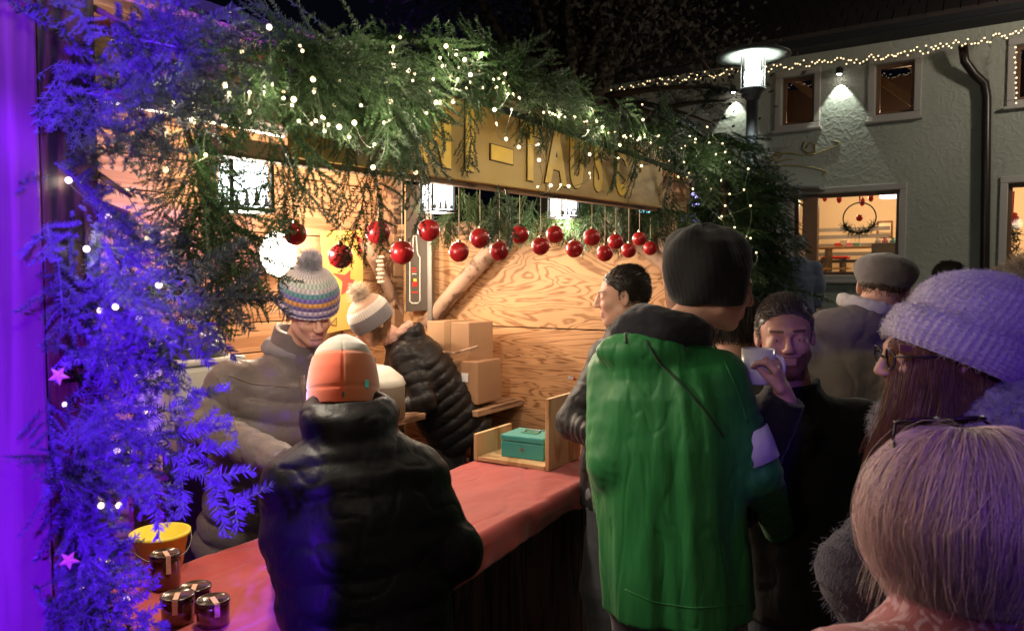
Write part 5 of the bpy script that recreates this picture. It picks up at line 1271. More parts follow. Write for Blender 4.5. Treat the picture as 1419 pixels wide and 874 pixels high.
# shoulder strap seam lines
for o0, o1 in (((-.02, -.15, -.02), (.16, -.13, -.30)),):
    pass
from mathutils.bvhtree import BVHTree
def seam(par, objname, lines, r, mat, name='seam', flat=.5):
    ob = [o for o in par.children if o.name.split('.')[0] == objname][0]; me = ob.data
    tr = BVHTree.FromPolygons([v.co for v in me.vertices], [p.vertices[:] for p in me.polygons]); mb = MB(); ok = False
    for pts in lines:
        px = np.array(pts, float); tt = np.linspace(0, len(px) - 1, max(6, len(px) * 6)); Q = []
        for q in tt:
            d = ray(np.interp(q, np.arange(len(px)), px[:, 0]), np.interp(q, np.arange(len(px)), px[:, 1])); hit = tr.ray_cast(Vector(CAM), Vector(d).normalized())
            if hit[0] is not None and (not Q or np.linalg.norm(np.array(hit[0]) - Q[-1]) < .12): Q.append(np.array(hit[0]) - np.array(hit[1]) * r * flat * (-1 if Vector(d).dot(hit[1]) > 0 else 1) * -0.0)
        if len(Q) > 2: mb.tube(Q, r, 6); ok = True
    if ok: return mb.build(name, mat, par, smooth=True)
m_seamd = fabric('dark_seam_tape', (0.010, 0.05, 0.018), .6)
seam(t, 'jacket', [[(895, 472), (915, 503), (945, 532), (975, 566), (1002, 604)], [(868, 432), (866, 452), (868, 476)]], .0045, m_seamd, 'raglan_seam')
seam(t, 'jacket', [[(1004, 500), (1022, 540), (1036, 585)], [(866, 816), (905, 834), (960, 842), (1030, 838)]], .0022, m_green, 'stitched_seam')
# ---------------------------------------------------------------- 6 man drinking
m_blackw = fabric('black_wool', (0.012, 0.012, 0.012), .85, .15)
mp = at(1050, 531, 2.06)
mg = mug(A3(*mp), 0.044, 0.095, 'white mug raised to the mouth of the bearded man', (0.86, -0.5, 0), m_cupw)
hw = np.asarray(mp) + A3(.060, -.004, .020)
t, h, m, sk = person('bearded man in a black jacket facing the camera and drinking from a white mug',
    at(1088, 466, 2.26), (166, 4, 3), at(1100, 552, 2.34), at(1118, 800, 2.36), 168,
    {'R': (at(1020, 700, 2.14), at(1088, 556, 2.035), {'fw': A3(-.28, -.12, .95), 'pn': A3(-.85, .45, -.2), 'curl': .85, 'side': 1, 'sc': .98, 'thumb': A3(-.7, .2, .7)}), 'L': (at(1195, 700, 2.4), at(1180, 900, 2.35), {'curl': .6})},
    dict(mat=m_blackw, bulk=1.06, hem=.10, collar=.06, arm=1.12, opening=True, vfold=.005), m_denim, m_skin2, beard=True, sh=.19)
short_hair(t, h, m, m_hair_g, 3800, .008, .022, .058, comb=(.3, .7, .2), extra_top=.004)
# ---------------------------------------------------------------- 7 grey hooded man
m_greyj = fabric('grey_brown_cotton', (0.20, 0.175, 0.155), .85, .2)
t, h, m, sk = person('man seen from behind in a grey hooded jacket and grey flat cap',
    at(1224, 400, 2.75), (-28, 12, 8), at(1192, 452, 2.72), at(1180, 760, 2.70), -12,
    {'L': (at(1120, 600, 2.66), at(1130, 680, 2.9)), 'R': (at(1262, 600, 2.66), at(1250, 680, 2.9))},
    dict(mat=m_greyj, bulk=1.1, hem=.1, collar=.02, arm=1.15, vfold=.008, hood=dict(r=(.135, .075, .075), back=.085, up=.015, rt=-.05, tilt=-30), wr=.006), m_denim, m_skin2, sh=.195)
m_cap = fabric('grey_cap_wool', (0.15, 0.13, 0.135), .9, .3)
s = Sdf(); W = lambda x, y, z: h + m @ A3(x, y, z)
s.ell(W(0, -.03, .062), (.108, .128, .060), m @ np.array(Matrix.Rotation(R(8), 3, 'X')), .03); s.ell(W(0, -.02, .03), (.088, .106, .05), m, .03); s.ell(W(0, .10, .045), (.07, .06, .012), m @ np.array(Matrix.Rotation(R(-12), 3, 'X')), .02)
s.ell(W(0, -.01, -.045), (.076, .096, .07), m, .01, sub=True)
solid('flat_cap', s, .005, m_cap, t, 1, None, lambda V: .002 * fbm(V * 30, 5, 2))
s = Sdf(); nk = np.asarray(at(1192, 452, 2.72)); G = head_frame(-12)
s.ring(nk + G @ A3(.015, -.035, .075), G @ np.array(Matrix.Rotation(R(14), 3, 'Y')), .092, .013, 1.05, .02, 1.7)
solid('pale_hood_lining', s, .005, fabric('pale_lining', (.62, .58, .58), .8), t, 1, None, lambda V: .004 * fbm(V * 30, 5, 2))
short_hair(t, h, m, m_hair_m, 900, .012)
# ---------------------------------------------------------------- 8 woman in the pale beanie
m_fleeceblue = fabric('shaggy_sherpa', (0.10, 0.09, 0.15), .95, .5, bump=1.0, bscale=70, var=.4)
t, h, m, sk = person('woman in profile with glasses, long brown hair and a large pale fluffy beanie',
    at(1298, 492, 1.50), (82, 4, 0), at(1340, 590, 1.56), at(1330, 1080, 1.56), 48,
    {'L': (at(1190, 790, 1.42), at(1260, 1000, 1.5)), 'R': (at(1500, 780, 1.7), at(1450, 900, 1.85))},
    dict(mat=fabric('denim_coat', (0.060, 0.055, 0.085), .85, .3, bump=.8, bscale=200), bulk=1.10, hem=.25, collar=.03, arm=1.2, wr=.008, vfold=.006, name='coat'), m_denim, m_skin, sh=.185, vox=.0038)
m_fluff = M('pale_fluffy_knit', (0.62, 0.55, 0.60), .95, bump=.8, bscale=160, sheen=.8, dist=.004, var=.12, vscale=30)
BH = [(1.08, -.012), (1.16, .0), (1.18, .02), (1.17, .045), (1.13, .058), (1.02, .063), (1.06, .078), (1.09, .10), (1.04, .125), (.90, .152), (.67, .172), (.38, .186), (.12, .191), (.01, .192)]
cloth_hat('beanie', t, h, m, BH, m_fluff, .094, .110, 200, disp=lambda U, Vv: (.0050 * np.abs(np.sin(U * 26)) ** .7) * np.where(Vv < .36, 1.4, .8) * (.8 + .3 * np.sin(Vv * 190)), off=(0, -.022, .0), tilt=27, lean=(0, -.045, -.01), rows=110)
# fuzz on the beanie
def fuzz(par, obj, n, ln, mat, w=.0005, name='fuzz', zmin=None):
    me = obj.data; V = np.empty(len(me.vertices) * 3, np.float32); me.vertices.foreach_get('co', V); V = V.reshape(-1, 3).astype(float)
    Nn = np.empty(len(me.vertices) * 3, np.float32); me.vertices.foreach_get('normal', Nn); Nn = Nn.reshape(-1, 3).astype(float)
    i = rng.integers(0, len(V), n); i = i if zmin is None else i[V[i][:, 2] > zmin]; n = len(i)
    d = Nn[i] + rng.normal(size=(n, 3)) * .55 - UP * .15; d /= np.linalg.norm(d, axis=1, keepdims=True); l_ = ln * (.5 + rng.random(n))
    P = np.stack([V[i], V[i] + d * (l_ * .5)[:, None], V[i] + d * l_[:, None] - UP * (l_ * .25)[:, None] + rng.normal(size=(n, 3)) * ln * .15], 1)
    Vs, Fs = strands(P, w, w * .3); return mesh(name, Vs, Fs, mat, obj if obj.parent else par)
bo_ = [o for o in t.children if o.name.startswith('beanie')][0]
def fix(o, par): o.parent = par; o.matrix_parent_inverse = Matrix.Identity(4); return o
fix(fuzz(t, bo_, 9000, .007, m_fluff), bo_)
lb_ = h + m @ A3(-.088, .078, .028)
MB().box(lb_ + m @ A3(-.012, .014, .0), (.003, .026, .012), [m[:, 0], unit(m @ A3(-.35, 1, .1)), m[:, 2]]).build('leather_label', M('leather_label', (.33, .14, .09), .5), t, bev=.001)
hair_strands('hair', t, h, m, 3200, (.084, .098, .10), .25, m_hair_b, start=(80, 92), end=104, phi=(-86, -12), w=.0011, wave=.02, jitter=.005, seg=18, back=-.02, flick=-.10)
hair_strands('back_hair', t, h, m, 1500, (.084, .098, .10), .09, m_hair_b, start=(84, 94), end=110, phi=(-150, -80), w=.0011, wave=.01, jitter=.004, seg=14)
# glasses
mb = MB()
for sgn in (-1, 1):
    c = h + m @ A3(.034 * sgn, .103, .002); mb.tube([c + m @ A3(.024 * math.cos(a), -.006 * abs(math.cos(a)), .019 * math.sin(a)) for a in np.linspace(0, 2 * math.pi, 22)], .0022, 6)
    mb.tube([h + m @ A3(.058 * sgn, .098, .008), h + m @ A3(.080 * sgn, .05, .008), h + m @ A3(.083 * sgn, -.01, .004)], .0022, 6)
mb.tube([h + m @ A3(-.011, .103, .004), h + m @ A3(0, .107, .007), h + m @ A3(.011, .103, .004)], .0022, 6)
gl = mb.build('glasses', M('glasses_frame', (.02, .02, .025), .3), t, smooth=True)
# big sherpa collar lying over the shoulders
s = Sdf(); nk = np.asarray(at(1340, 590, 1.56)); G = head_frame(48)
s.ring(nk + G @ A3(0, -.02, .025), head_frame(48, 16), .130, .048, 1.15, .03, 1.35)
s.cap(nk + G @ A3(-.12, .02, -.015), nk + G @ A3(-.20, .03, -.09), .045, .038, .04); s.cap(nk + G @ A3(0, -.12, -.02), nk + G @ A3(-.10, -.13, -.08), .045, .04, .04)
o_ = solid('sherpa_collar', s, .006, M('sherpa', (0.30, 0.27, 0.36), .95, bump=1.0, bscale=90, sheen=.6, var=.3, vscale=50, dist=.006), t, 1, None, lambda V: .006 * fbm(V * 45, 3, 2))
fix(fuzz(t, o_, 16000, .011, o_.data.materials[0], .0008), o_)
cj = [o for o in t.children if o.name.startswith('coat')][0]
fix(fuzz(t, cj, 9000, .012, M('coat_fringe', (0.12, 0.11, 0.17), .9), .0009, 'fringe', zmin=0.9), cj)
# ---------------------------------------------------------------- 9 blonde head in the foreground
m_pinkcoat = M('pink_patterned_wool', (0.42, 0.115, 0.13), .85, bump=.5, bscale=160, sheen=.4, dist=.002)
_nt = m_pinkcoat.node_tree; _v = _nt.nodes.new('ShaderNodeTexNoise'); _v.inputs['Scale'].default_value = 26; _v.inputs['Detail'].default_value = 2; _v.inputs['Distortion'].default_value = 2.2
_tc = _nt.nodes.new('ShaderNodeTexCoord'); _nt.links.new(_tc.outputs['Object'], _v.inputs['Vector']); _cr = _nt.nodes.new('ShaderNodeValToRGB')
_cr.color_ramp.elements[0].position = .50; _cr.color_ramp.elements[0].color = (.36, .09, .10, 1); _cr.color_ramp.elements[1].position = .58; _cr.color_ramp.elements[1].color = (.55, .30, .33, 1)
_nt.links.new(_v.outputs[0], _cr.inputs[0]); _nt.links.new(_cr.outputs[0], _nt.nodes['Principled BSDF'].inputs['Base Color'])
t, h, m, sk = person('blonde haired person seen from behind in a pink patterned coat, nearest the camera',
    at(1340, 730, 1.02), (8, 10, 0), at(1330, 852, 1.00), A3(at(1330, 852, .98)[0], .98, .70), 14,
    {'L': (at(1135, 1080, .98), at(1150, 1200, 1.1)), 'R': (at(1520, 1080, 1.05), at(1500, 1200, 1.1))},
    dict(mat=m_pinkcoat, bulk=1.0, hem=.2, collar=.03, arm=1.12, vfold=.006, name='coat'), m_denim, m_skin, sh=.172, vox=.004, jvox=.006)
hair_strands('hair', t, h, m, 34000, (.116, .124, .122), .105, m_hair_bl, start=(2, 78), end=90, phi=(-180, 180), w=.0006, wave=.010, jitter=.012, flick=.30, seg=16, clump=1.3, off=(0, -.01, .012))
s = Sdf(); W = lambda x, y, z: h + m @ A3(x, y, z)
s.ell(W(0, -.01, .012), (.102, .108, .106), m, .02); s.loft(W(0, -.012, -.10), W(0, -.01, .0), m[:, 0], [(0, .086, .092), (.6, .102, .108), (1, .101, .106)], .02); s.box(W(0, .12, -.05), (.06, .07, .08), m, .02, .02, sub=True)
V_, F_ = s.surface(.006); mesh('hair_base', V_, F_, m_hair_bl, t, attr=np.concatenate([np.full((len(V_), 3), .5), np.ones((len(V_), 1))], 1))
hair_strands('flyaway_hair', t, h, m, 260, (.119, .127, .125), .11, m_hair_bl, start=(2, 80), end=92, w=.0004, wave=.03, jitter=.02, flick=.1, seg=18, off=(0, -.01, .012), clump=2.0)
# sunglasses pushed up on the crown
mb = MB(); 
for sgn in (-1, 1):
    c = h + m @ A3(.036 * sgn - .0, .035, .143)
    V = [c + m @ A3(.032 * math.cos(a), -.022 * math.sin(a), .004 * math.sin(a) + .0) for a in np.linspace(0, 2 * math.pi, 20, endpoint=False)]; V2 = [v + m @ A3(0, 0, .002) for v in V]
    mb.add(V + V2, [list(range(20))[::-1], list(range(20, 40))] + [[i, (i + 1) % 20, 20 + (i + 1) % 20, 20 + i] for i in range(20)], 1)
    mb.tube(V + [V[0]], .0028, 6)
    mb.tube([h + m @ A3(.068 * sgn, .035, .143), h + m @ A3(.088 * sgn, .015, .120), h + m @ A3(.100 * sgn, -.01, .085)], .0022, 6)
mb.build('sunglasses', [M('sunglass_frame', (.03, .012, .02), .25), M('sunglass_lens', (.22, .13, .07), .08, coat=.5)], t, smooth=True)
# ---------------------------------------------------------------- 10 black clad person behind the drinker
t, h, m, sk = person('black haired person in a dark jacket half hidden between the green jacket and the mug',
    at(1020, 452, 2.75), (-20, 6, 0), at(1018, 515, 2.76), at(1016, 760, 2.78), -20,
    {'L': (at(960, 640, 2.75), at(980, 700, 2.95)), 'R': (at(1085, 640, 2.8), at(1080, 700, 2.95))},
    dict(mat=fabric('dark_camo', (0.05, 0.05, 0.04), .8, var=.6), bulk=1.0, vfold=.005), m_blacktr, m_skin, vox=.006, jvox=.009)
hair_strands('hair', t, h, m, 1500, (.09, .108, .10), .07, m_hair_d, start=(0, 60), end=105, w=.0016)
# ---------------------------------------------------------------- 13 dark head beyond the pale beanie
t, h, m, sk = person('dark haired head just showing above the pale beanie near the drain pipe',
    at(1318, 397, 4.2), (20, 0, 0), at(1318, 452, 4.2), at(1318, 640, 4.2), 20,
    {'L': (at(1270, 560, 4.2), at(1280, 600, 4.3)), 'R': (at(1370, 560, 4.2), at(1360, 600, 4.3))}, dict(mat=m_blackj, bulk=1.05), m_denim, m_skin, vox=.007, jvox=.011)
short_hair(t, h, m, m_hair_d, 2200, .02, .03, w=.0018)
# ---------------------------------------------------------------- 14 person in the fur hat at the right edge
t, h, m, sk = person('person in a tan fur trapper hat at the right edge of the crowd',
    at(1428, 418, 2.45), (60, 0, 0), at(1440, 478, 2.46), at(1440, 760, 2.46), 40,
    {'L': (at(1385, 600, 2.42), at(1400, 680, 2.6)), 'R': (at(1500, 600, 2.5), at(1490, 680, 2.6))}, dict(mat=fabric('plum_coat', (0.06, 0.02, 0.045), .8), bulk=1.05, collar=.08), m_denim, m_skin, vox=.006, jvox=.009)
m_fur = M('tan_fur', (1, 1, 1), .9, sheen=.5, attr=True)
for c_, r_, n_ in (((0, -.01, .08), .095, 2600), ((-.075, .0, -.01), .05, 900), ((.075, 0, -.01), .05, 900), ((0, .08, .075), .05, 900)):
    pompom(t, h + m @ A3(*c_), r_, n_, m_fur, 'fur_hat', .0018, lambda d: np.array([.50, .36, .24]) * (.5 + .7 * rng.random((len(d), 1))), droop=.01)
s = Sdf(); s.ell(h + m @ A3(0, -.01, .055), (.092, .108, .085), m); 
V_, F_ = s.surface(.007); mesh('hat_lining', V_, F_, m_taupe, t)
# ---------------------------------------------------------------- 11, 12 two people on the terrace in front of the shop
tg = MB(); 
tg.box(H(0.5, 0.275, 1.6), (13, 3.3, 0.55), HAX); tag(tg.build('pavement', M('terrace_paving', (.12, .115, .11), .7, bump=.3, bscale=20), bev=.01), kind='structure')
for px, py, Yp, yw, lb, mt in ((1076, 338, 9.3, 150, 'dark dressed person standing at the shop entrance left of the brown pillar', m_blackw), (1108, 342, 9.0, -30, 'person in a blue grey coat standing in front of the brown pillar', fabric('slate_coat', (.09, .09, .13), .8))):
    hd = at(px, py, Yp); gz = .55
    t, h, m, sk = person(lb, hd, (yw, 5, 0), hd - UP * .165, A3(hd[0], hd[1], gz + .93), yw,
        {'R': (hd - UP * .46 + head_frame(yw)[:, 0] * .24, hd - UP * .70 + head_frame(yw)[:, 0] * .22), 'L': (hd - UP * .46 - head_frame(yw)[:, 0] * .24, hd - UP * .70 - head_frame(yw)[:, 0] * .22)},
        dict(mat=mt, bulk=1.05, hem=.15), m_blacktr, m_skin, vox=.011, jvox=.015, feet=gz)
    short_hair(t, h, m, m_hair_d if px < 1100 else m_hair_g, 700, .02, .03, w=.003)

m_zip = fabric('coat_flap', (0.16, 0.11, 0.10), .5)
seam(VENDOR, 'jacket', [[(418, 520), (424, 570), (428, 630)]], .012, m_zip, 'zip_flap')
seam(VENDOR, 'jacket', [[(318, 520), (350, 532), (400, 536)], [(262, 575), (285, 590), (318, 592)], [(300, 520), (318, 560), (330, 600)]], .0035, m_zip, 'stitched_seam')
# VENDOR, done
# ============================================================ FIR GREENERY
def needlemat(name, col, rough=.45, rnd=.35):
    return M(name, col, rough, objrand=rnd, var=.25, vscale=25, spec=.35)
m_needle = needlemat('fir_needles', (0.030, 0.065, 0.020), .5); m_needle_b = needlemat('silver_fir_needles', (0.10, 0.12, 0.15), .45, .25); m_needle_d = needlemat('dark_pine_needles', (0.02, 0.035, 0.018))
m_twig = M('fir_twig', (0.12, 0.075, 0.045), .8)
def spray(seed, length=.36, nside=9, nl=.016, spacing=.0021, sub=True, nw=.0013, brush=False, droop=.10, spread=48):
    """one fir twig with side twigs: returns a mesh (needles slot 0, bark slot 1). Main axis +Y, flat in XY, weeping towards -Z"""
    g = np.random.default_rng(seed); twigs = []
    def curve(p, d, L, dr, n=8):
        P = [np.array(p, float)]; d = unit(d)
        for i in range(n - 1): d = unit(d + A3(0, 0, -dr / n) + g.normal(size=3) * .05); P.append(P[-1] + d * L / (n - 1))
        return np.array(P)
    main = curve((0, 0, 0), (0, 1, 0), length, droop * 3, 12); twigs.append((main, .0026))
    for i in range(nside):
        f = .10 + .82 * (i / max(1, nside - 1)); 
        for sd in (-1, 1):
            if g.random() < .10: continue
            ff = np.clip(f + g.normal() * .02, 0, .96); k = ff * 11; j = int(k); p = main[j] + (main[min(j + 1, 11)] - main[j]) * (k - j)
            an = R(spread + g.normal() * 7) * sd; L = length * (.52 * (1 - ff) + .13) * (.8 + .4 * g.random())
            d = A3(math.sin(an), math.cos(an), g.normal() * .12); tw = curve(p, d, L, droop * 3, 7); twigs.append((tw, .0016))
            if sub and L > .07:
                for q in range(int(L / .032)):
                    f2 = .18 + .7 * q / max(1, int(L / .032)); k2 = f2 * 6; j2 = int(k2); p2 = tw[j2] + (tw[min(j2 + 1, 6)] - tw[j2]) * (k2 - j2)
                    for s2 in (-1, 1):
                        if g.random() < .25: continue
                        dd = unit(tw[min(j2 + 1, 6)] - tw[j2]); a2 = R(45 + g.normal() * 8) * s2
                        d2 = A3(dd[0] * math.cos(a2) + dd[1] * math.sin(a2), -dd[0] * math.sin(a2) + dd[1] * math.cos(a2), dd[2] + g.normal() * .1)
                        twigs.append((curve(p2, d2, L * (.42 * (1 - f2) + .12), droop * 2, 5), .001))
    V = []; F = []; MI = []; n0 = 0
    NV = []
    for P, r in twigs:
        seg = np.linalg.norm(np.diff(P, axis=0), axis=1); cum = np.concatenate([[0], np.cumsum(seg)]); L = cum[-1]
        n = max(4, int(L / spacing)); u = np.linspace(0.004, L, n) + g.normal(size=n) * spacing * .3; u = np.clip(u, 0, L)
        C = np.stack([np.interp(u, cum, P[:, c]) for c in range(3)], 1)
        T = np.gradient(P, axis=0); Tn = np.stack([np.interp(u, cum, T[:, c]) for c in range(3)], 1); Tn /= np.linalg.norm(Tn, axis=1, keepdims=True)
        side = np.cross(Tn, A3(0, 0, 1)); side /= np.linalg.norm(side, axis=1, keepdims=True) + 1e-9; up = np.cross(side, Tn)
        if brush: ph = g.random(n) * math.pi * 1.5 - math.pi * .25
        else: ph = np.where(np.arange(n) % 2 == 0, 0, math.pi) + g.normal(size=n) * .38 + np.where(np.arange(n) % 2 == 0, .25, -.25)
        out = side * np.cos(ph)[:, None] + up * np.sin(ph)[:, None]
        tipf = (u / L)[:, None]; fwd = .45 + .5 * tipf ** 3
        D = out + Tn * fwd + g.normal(size=(n, 3)) * .08; D /= np.linalg.norm(D, axis=1, keepdims=True)
        ln = (nl * (.8 + .35 * g.random(n)) * (1 - .3 * (u / L) ** 4))[:, None]
        Wd = np.cross(D, out * .3 + up); Wd /= np.linalg.norm(Wd, axis=1, keepdims=True) + 1e-9
        a = C - Wd * nw * .5; b = C + Wd * nw * .5; mid1 = C + D * ln * .6 + Wd * nw * .5; mid0 = C + D * ln * .6 - Wd * nw * .5; tip = C + D * ln
        NV.append(np.stack([a, b, mid1, tip, mid0], 1))
    NV = np.concatenate(NV); nn = len(NV); V = NV.reshape(-1, 3); b = np.arange(nn) * 5
    F = [list(f) for f in np.stack([b, b + 1, b + 2, b + 3, b + 4], 1)]; MI = [0] * nn
    tb = MB()
    for P, r in twigs: tb.tube(P, np.linspace(r, r * .5, len(P)), 4, caps=False)
    TV = np.concatenate(tb.V); F += [[i + len(V) for i in f] for f in tb.F]; MI += [1] * len(tb.F)
    V = np.concatenate([V, TV])
    me = bpy.data.meshes.new('fir_branch'); me.from_pydata(V.tolist(), [], F); me.polygons.foreach_set('material_index', np.array(MI, dtype=np.int32)); me.update()
    return me
def with_mats(me, mats):
    c = me.copy(); c.materials.clear()
    for x in mats: c.materials.append(x)
    return c
sp_soft = [spray(i, .34, 7, .015, .0036, i % 2 == 0, .0021, False, .14, 44) for i in range(5)]
sp_br = [spray(20 + i, .32, 5, .021, .0013, False, .0021, True, .05, 50) for i in range(4)]
sp_gar = [spray(40 + i, .34, 8, .0125, .0017, False, .0023, True, .17, 36) for i in range(5)]
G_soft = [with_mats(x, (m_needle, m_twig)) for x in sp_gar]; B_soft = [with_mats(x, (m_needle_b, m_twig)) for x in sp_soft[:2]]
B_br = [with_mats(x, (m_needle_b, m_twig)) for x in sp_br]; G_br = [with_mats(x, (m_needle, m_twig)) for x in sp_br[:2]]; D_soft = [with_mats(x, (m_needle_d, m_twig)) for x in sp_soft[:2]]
def put(par, meshes, p, d, roll=None, sc=1.0, flat=None):
    d = unit(d); up = unit(flat) if flat is not None else unit(rng.normal(size=3)); x = np.cross(d, up)
    if np.linalg.norm(x) < .05: x = np.cross(d, A3(1, 0, .3))
    x = unit(x); zax = np.cross(x, d)
    if flat is not None and roll is not None:
        c, s_ = math.cos(roll), math.sin(roll); x, zax = x * c + zax * s_, zax * c - x * s_
    o = bpy.data.objects.new('fir_branch', meshes[int(rng.integers(len(meshes)))]); COL.objects.link(o)
    mt = Matrix([[x[0] * sc, d[0] * sc, zax[0] * sc, p[0]], [x[1] * sc, d[1] * sc, zax[1] * sc, p[1]], [x[2] * sc, d[2] * sc, zax[2] * sc, p[2]], [0, 0, 0, 1]])
    o.parent = par; o.matrix_parent_inverse = Matrix.Translation(-Vector(par.location)); o.matrix_basis = mt
    return o
ip = np.interp
# ---- garland over the eave
up_ = np.array([(225, 90), (300, 62), (380, 44), (450, 46), (505, 40), (560, 34), (620, 46), (690, 92), (740, 140), (800, 150), (850, 166), (900, 184), (970, 196)], float)
lo_ = np.array([(225, 200), (300, 180), (385, 160), (400, 125), (450, 160), (500, 190), (560, 215), (590, 150), (625, 100), (650, 135), (690, 95), (735, 150), (770, 115), (800, 135), (845, 170), (880, 160), (920, 190), (970, 240)], float)
gar = thing('fir_garland', 'thick garland of green fir branches with fairy lights over the stall eave and sign', 'fir garland', ST(2.3, TF - .1, 2.35))
OUT = -TD
for i in range(205):
    x = rng.uniform(300, 975) if i % 3 else rng.uniform(380, 700); yu = ip(x, up_[:, 0], up_[:, 1]); yl = ip(x, lo_[:, 0], lo_[:, 1])
    y = yu + 8 + (yl - yu - 40) * rng.random() ** 1.15; t = TF - .10 - .17 * rng.random()
    p = on_t(x, y, t); k = (y - yu) / (yl - yu)
    d = -UP * (.7 + .9 * k) + OUT * rng.uniform(-.05, .35) + SD * rng.normal() * .38
    if k < .22: d = -UP * rng.uniform(.1, .5) + OUT * rng.uniform(.1, .5) + SD * rng.choice([-1, 1]) * rng.uniform(.3, 1)
    sc = rng.uniform(.55, 1.0) * (p[1] / 2.3) ** .35
    if y + sc * .34 * 1052 / p[1] * abs(d[2]) / np.linalg.norm(d) > yl + (55 if x > 400 else 8): sc *= .5
    put(gar, G_soft, p, d, 0, sc)
# gnarled branch the garland is tied to
P = [on_t(x, y, TF - .12) for x, y in ((240, 150), (330, 110), (440, 95), (560, 90), (680, 130), (800, 175), (950, 215))]
MB().tube(P, [.012, .016, .018, .018, .016, .014, .008], 8).build('stem', m_twig, gar, smooth=True)
# hanging twigs
hang = thing('hanging_fir_twigs', 'single fir twigs hanging down from the garland between the red baubles', 'fir twigs', ST(2.0, TF, 2.1))
for x0, y0, x1, y1, sc in ((512, 215, 508, 375, .82), (520, 240, 545, 350, .6), (490, 220, 470, 305, .5), (402, 215, 395, 340, .55), (430, 220, 418, 330, .5), (375, 190, 372, 300, .62), (650, 150, 668, 245, .62), (735, 120, 742, 225, .62), (772, 150, 760, 215, .5), (812, 170, 822, 258, .6), (850, 190, 868, 275, .6), (880, 200, 900, 285, .55), (575, 215, 580, 300, .45), (586, 215, 598, 330, .3), (690, 255, 702, 345, .42), (700, 262, 730, 345, .36), (452, 170, 440, 240, .5), (560, 165, 566, 262, .6), (930, 215, 935, 290, .5), (540, 180, 520, 270, .55), (480, 150, 500, 250, .6)):
    a = on_t(x0, y0, TF - .09 - .05 * rng.random()); b = on_t(x1, y1, TF - .09); L_ = np.linalg.norm(b - a)
    put(hang, G_soft, a, b - a, 0, L_ / .34, flat=OUT)
# ---- fir curtain at the left end of the garland, seen against the lit wall
cur = thing('fir_bough', 'loose green fir boughs hanging in front of the left lantern and lit board wall', 'fir bough', on_t(300, 150, TF - .1))
for i in range(26):
    x = rng.uniform(235, 395); y = rng.uniform(90, 330) if x < 330 else rng.uniform(130, 240)
    if 285 < x < 385 and 150 < y < 310: continue
    p = on_t(x, y, TF - .05 - .16 * rng.random()); d = -UP * rng.uniform(.5, 1.2) + SD * rng.uniform(-.2, .9) + OUT * rng.uniform(-.2, .3)
    put(cur, G_soft, p, d, 0, rng.uniform(.42, .72))
for x0, y0, x1, y1 in ((215, 90, 285, 330), (235, 110, 285, 420), (230, 300, 335, 415), (250, 330, 330, 395)):
    a = on_t(x0, y0, TF - .08); b = on_t(x1, y1, TF - .02); c = (a + b) / 2 + SD * .04
    MB().tube([a, c, b], [.004, .003, .0015], 6).build('twig', m_twig, cur, smooth=True)
    for f in np.linspace(.2, 1, 5):
        q = a * (1 - f) ** 2 + 2 * c * f * (1 - f) + b * f * f
        for s_ in (-1, 1): put(cur, G_soft, q, unit(b - a) * .8 + SD * s_ * .8, 0, .36, flat=OUT)
# ---- the big blue-lit fir on the left post
bf = thing('fir_tree', 'blue lit fir at the left corner post with tips reaching over the jars', 'fir tree', (at(80, 600, 1.3)[0], 1.3, 0))
stem = [at(x, y, 1.34) for x, y in ((95, 1250), (92, 900), (88, 600), (84, 300), (80, 60), (85, -60))]
MB().tube(stem, [.028, .024, .02, .017, .012, .006], 10).build('trunk', m_twig, bf, smooth=True)
for i in range(16):
    y = 20 + i * 55; a = at(86, y, 1.34); b = at(150 + 60 * rng.random(), y + rng.uniform(-50, 40), 1.2)
    MB().tube([a, (a + b) / 2 + UP * .02, b], [.008, .006, .003], 6).build('limb', m_twig, bf, smooth=True)
def edge(y): return ip(y, [-20, 60, 110, 160, 260, 330, 400, 440, 480, 540, 600, 660, 700, 760, 830, 900], [330, 310, 215, 220, 180, 200, 270, 240, 210, 170, 225, 250, 210, 135, 160, 190])
for i in range(135):
    y = rng.uniform(-15, 900); e = edge(y); k = rng.random() ** 1.2; x0 = 60 + (e - 60) * k * .62; Yd = 1.32 - .16 * rng.random() - .06 * k
    L_ = rng.uniform(60, 120) / 1052 * Yd * 1.25
    a = at(x0, y - rng.uniform(-10, 25), Yd); d = A3(rng.uniform(.2, 1.0), rng.uniform(-.5, .15), rng.uniform(-.9, .25))
    if x0 < 95: d[0] *= .5
    # keep the bright wall visible through the gap high on the left
    if x0 > 105 and 670 < y < 800: continue
    if x0 > 85 and 90 < y < 260 and rng.random() < .75: continue
    put(bf, B_br if rng.random() < .85 else B_soft, a, d, 0, L_ / .32 * rng.uniform(.9, 1.3))
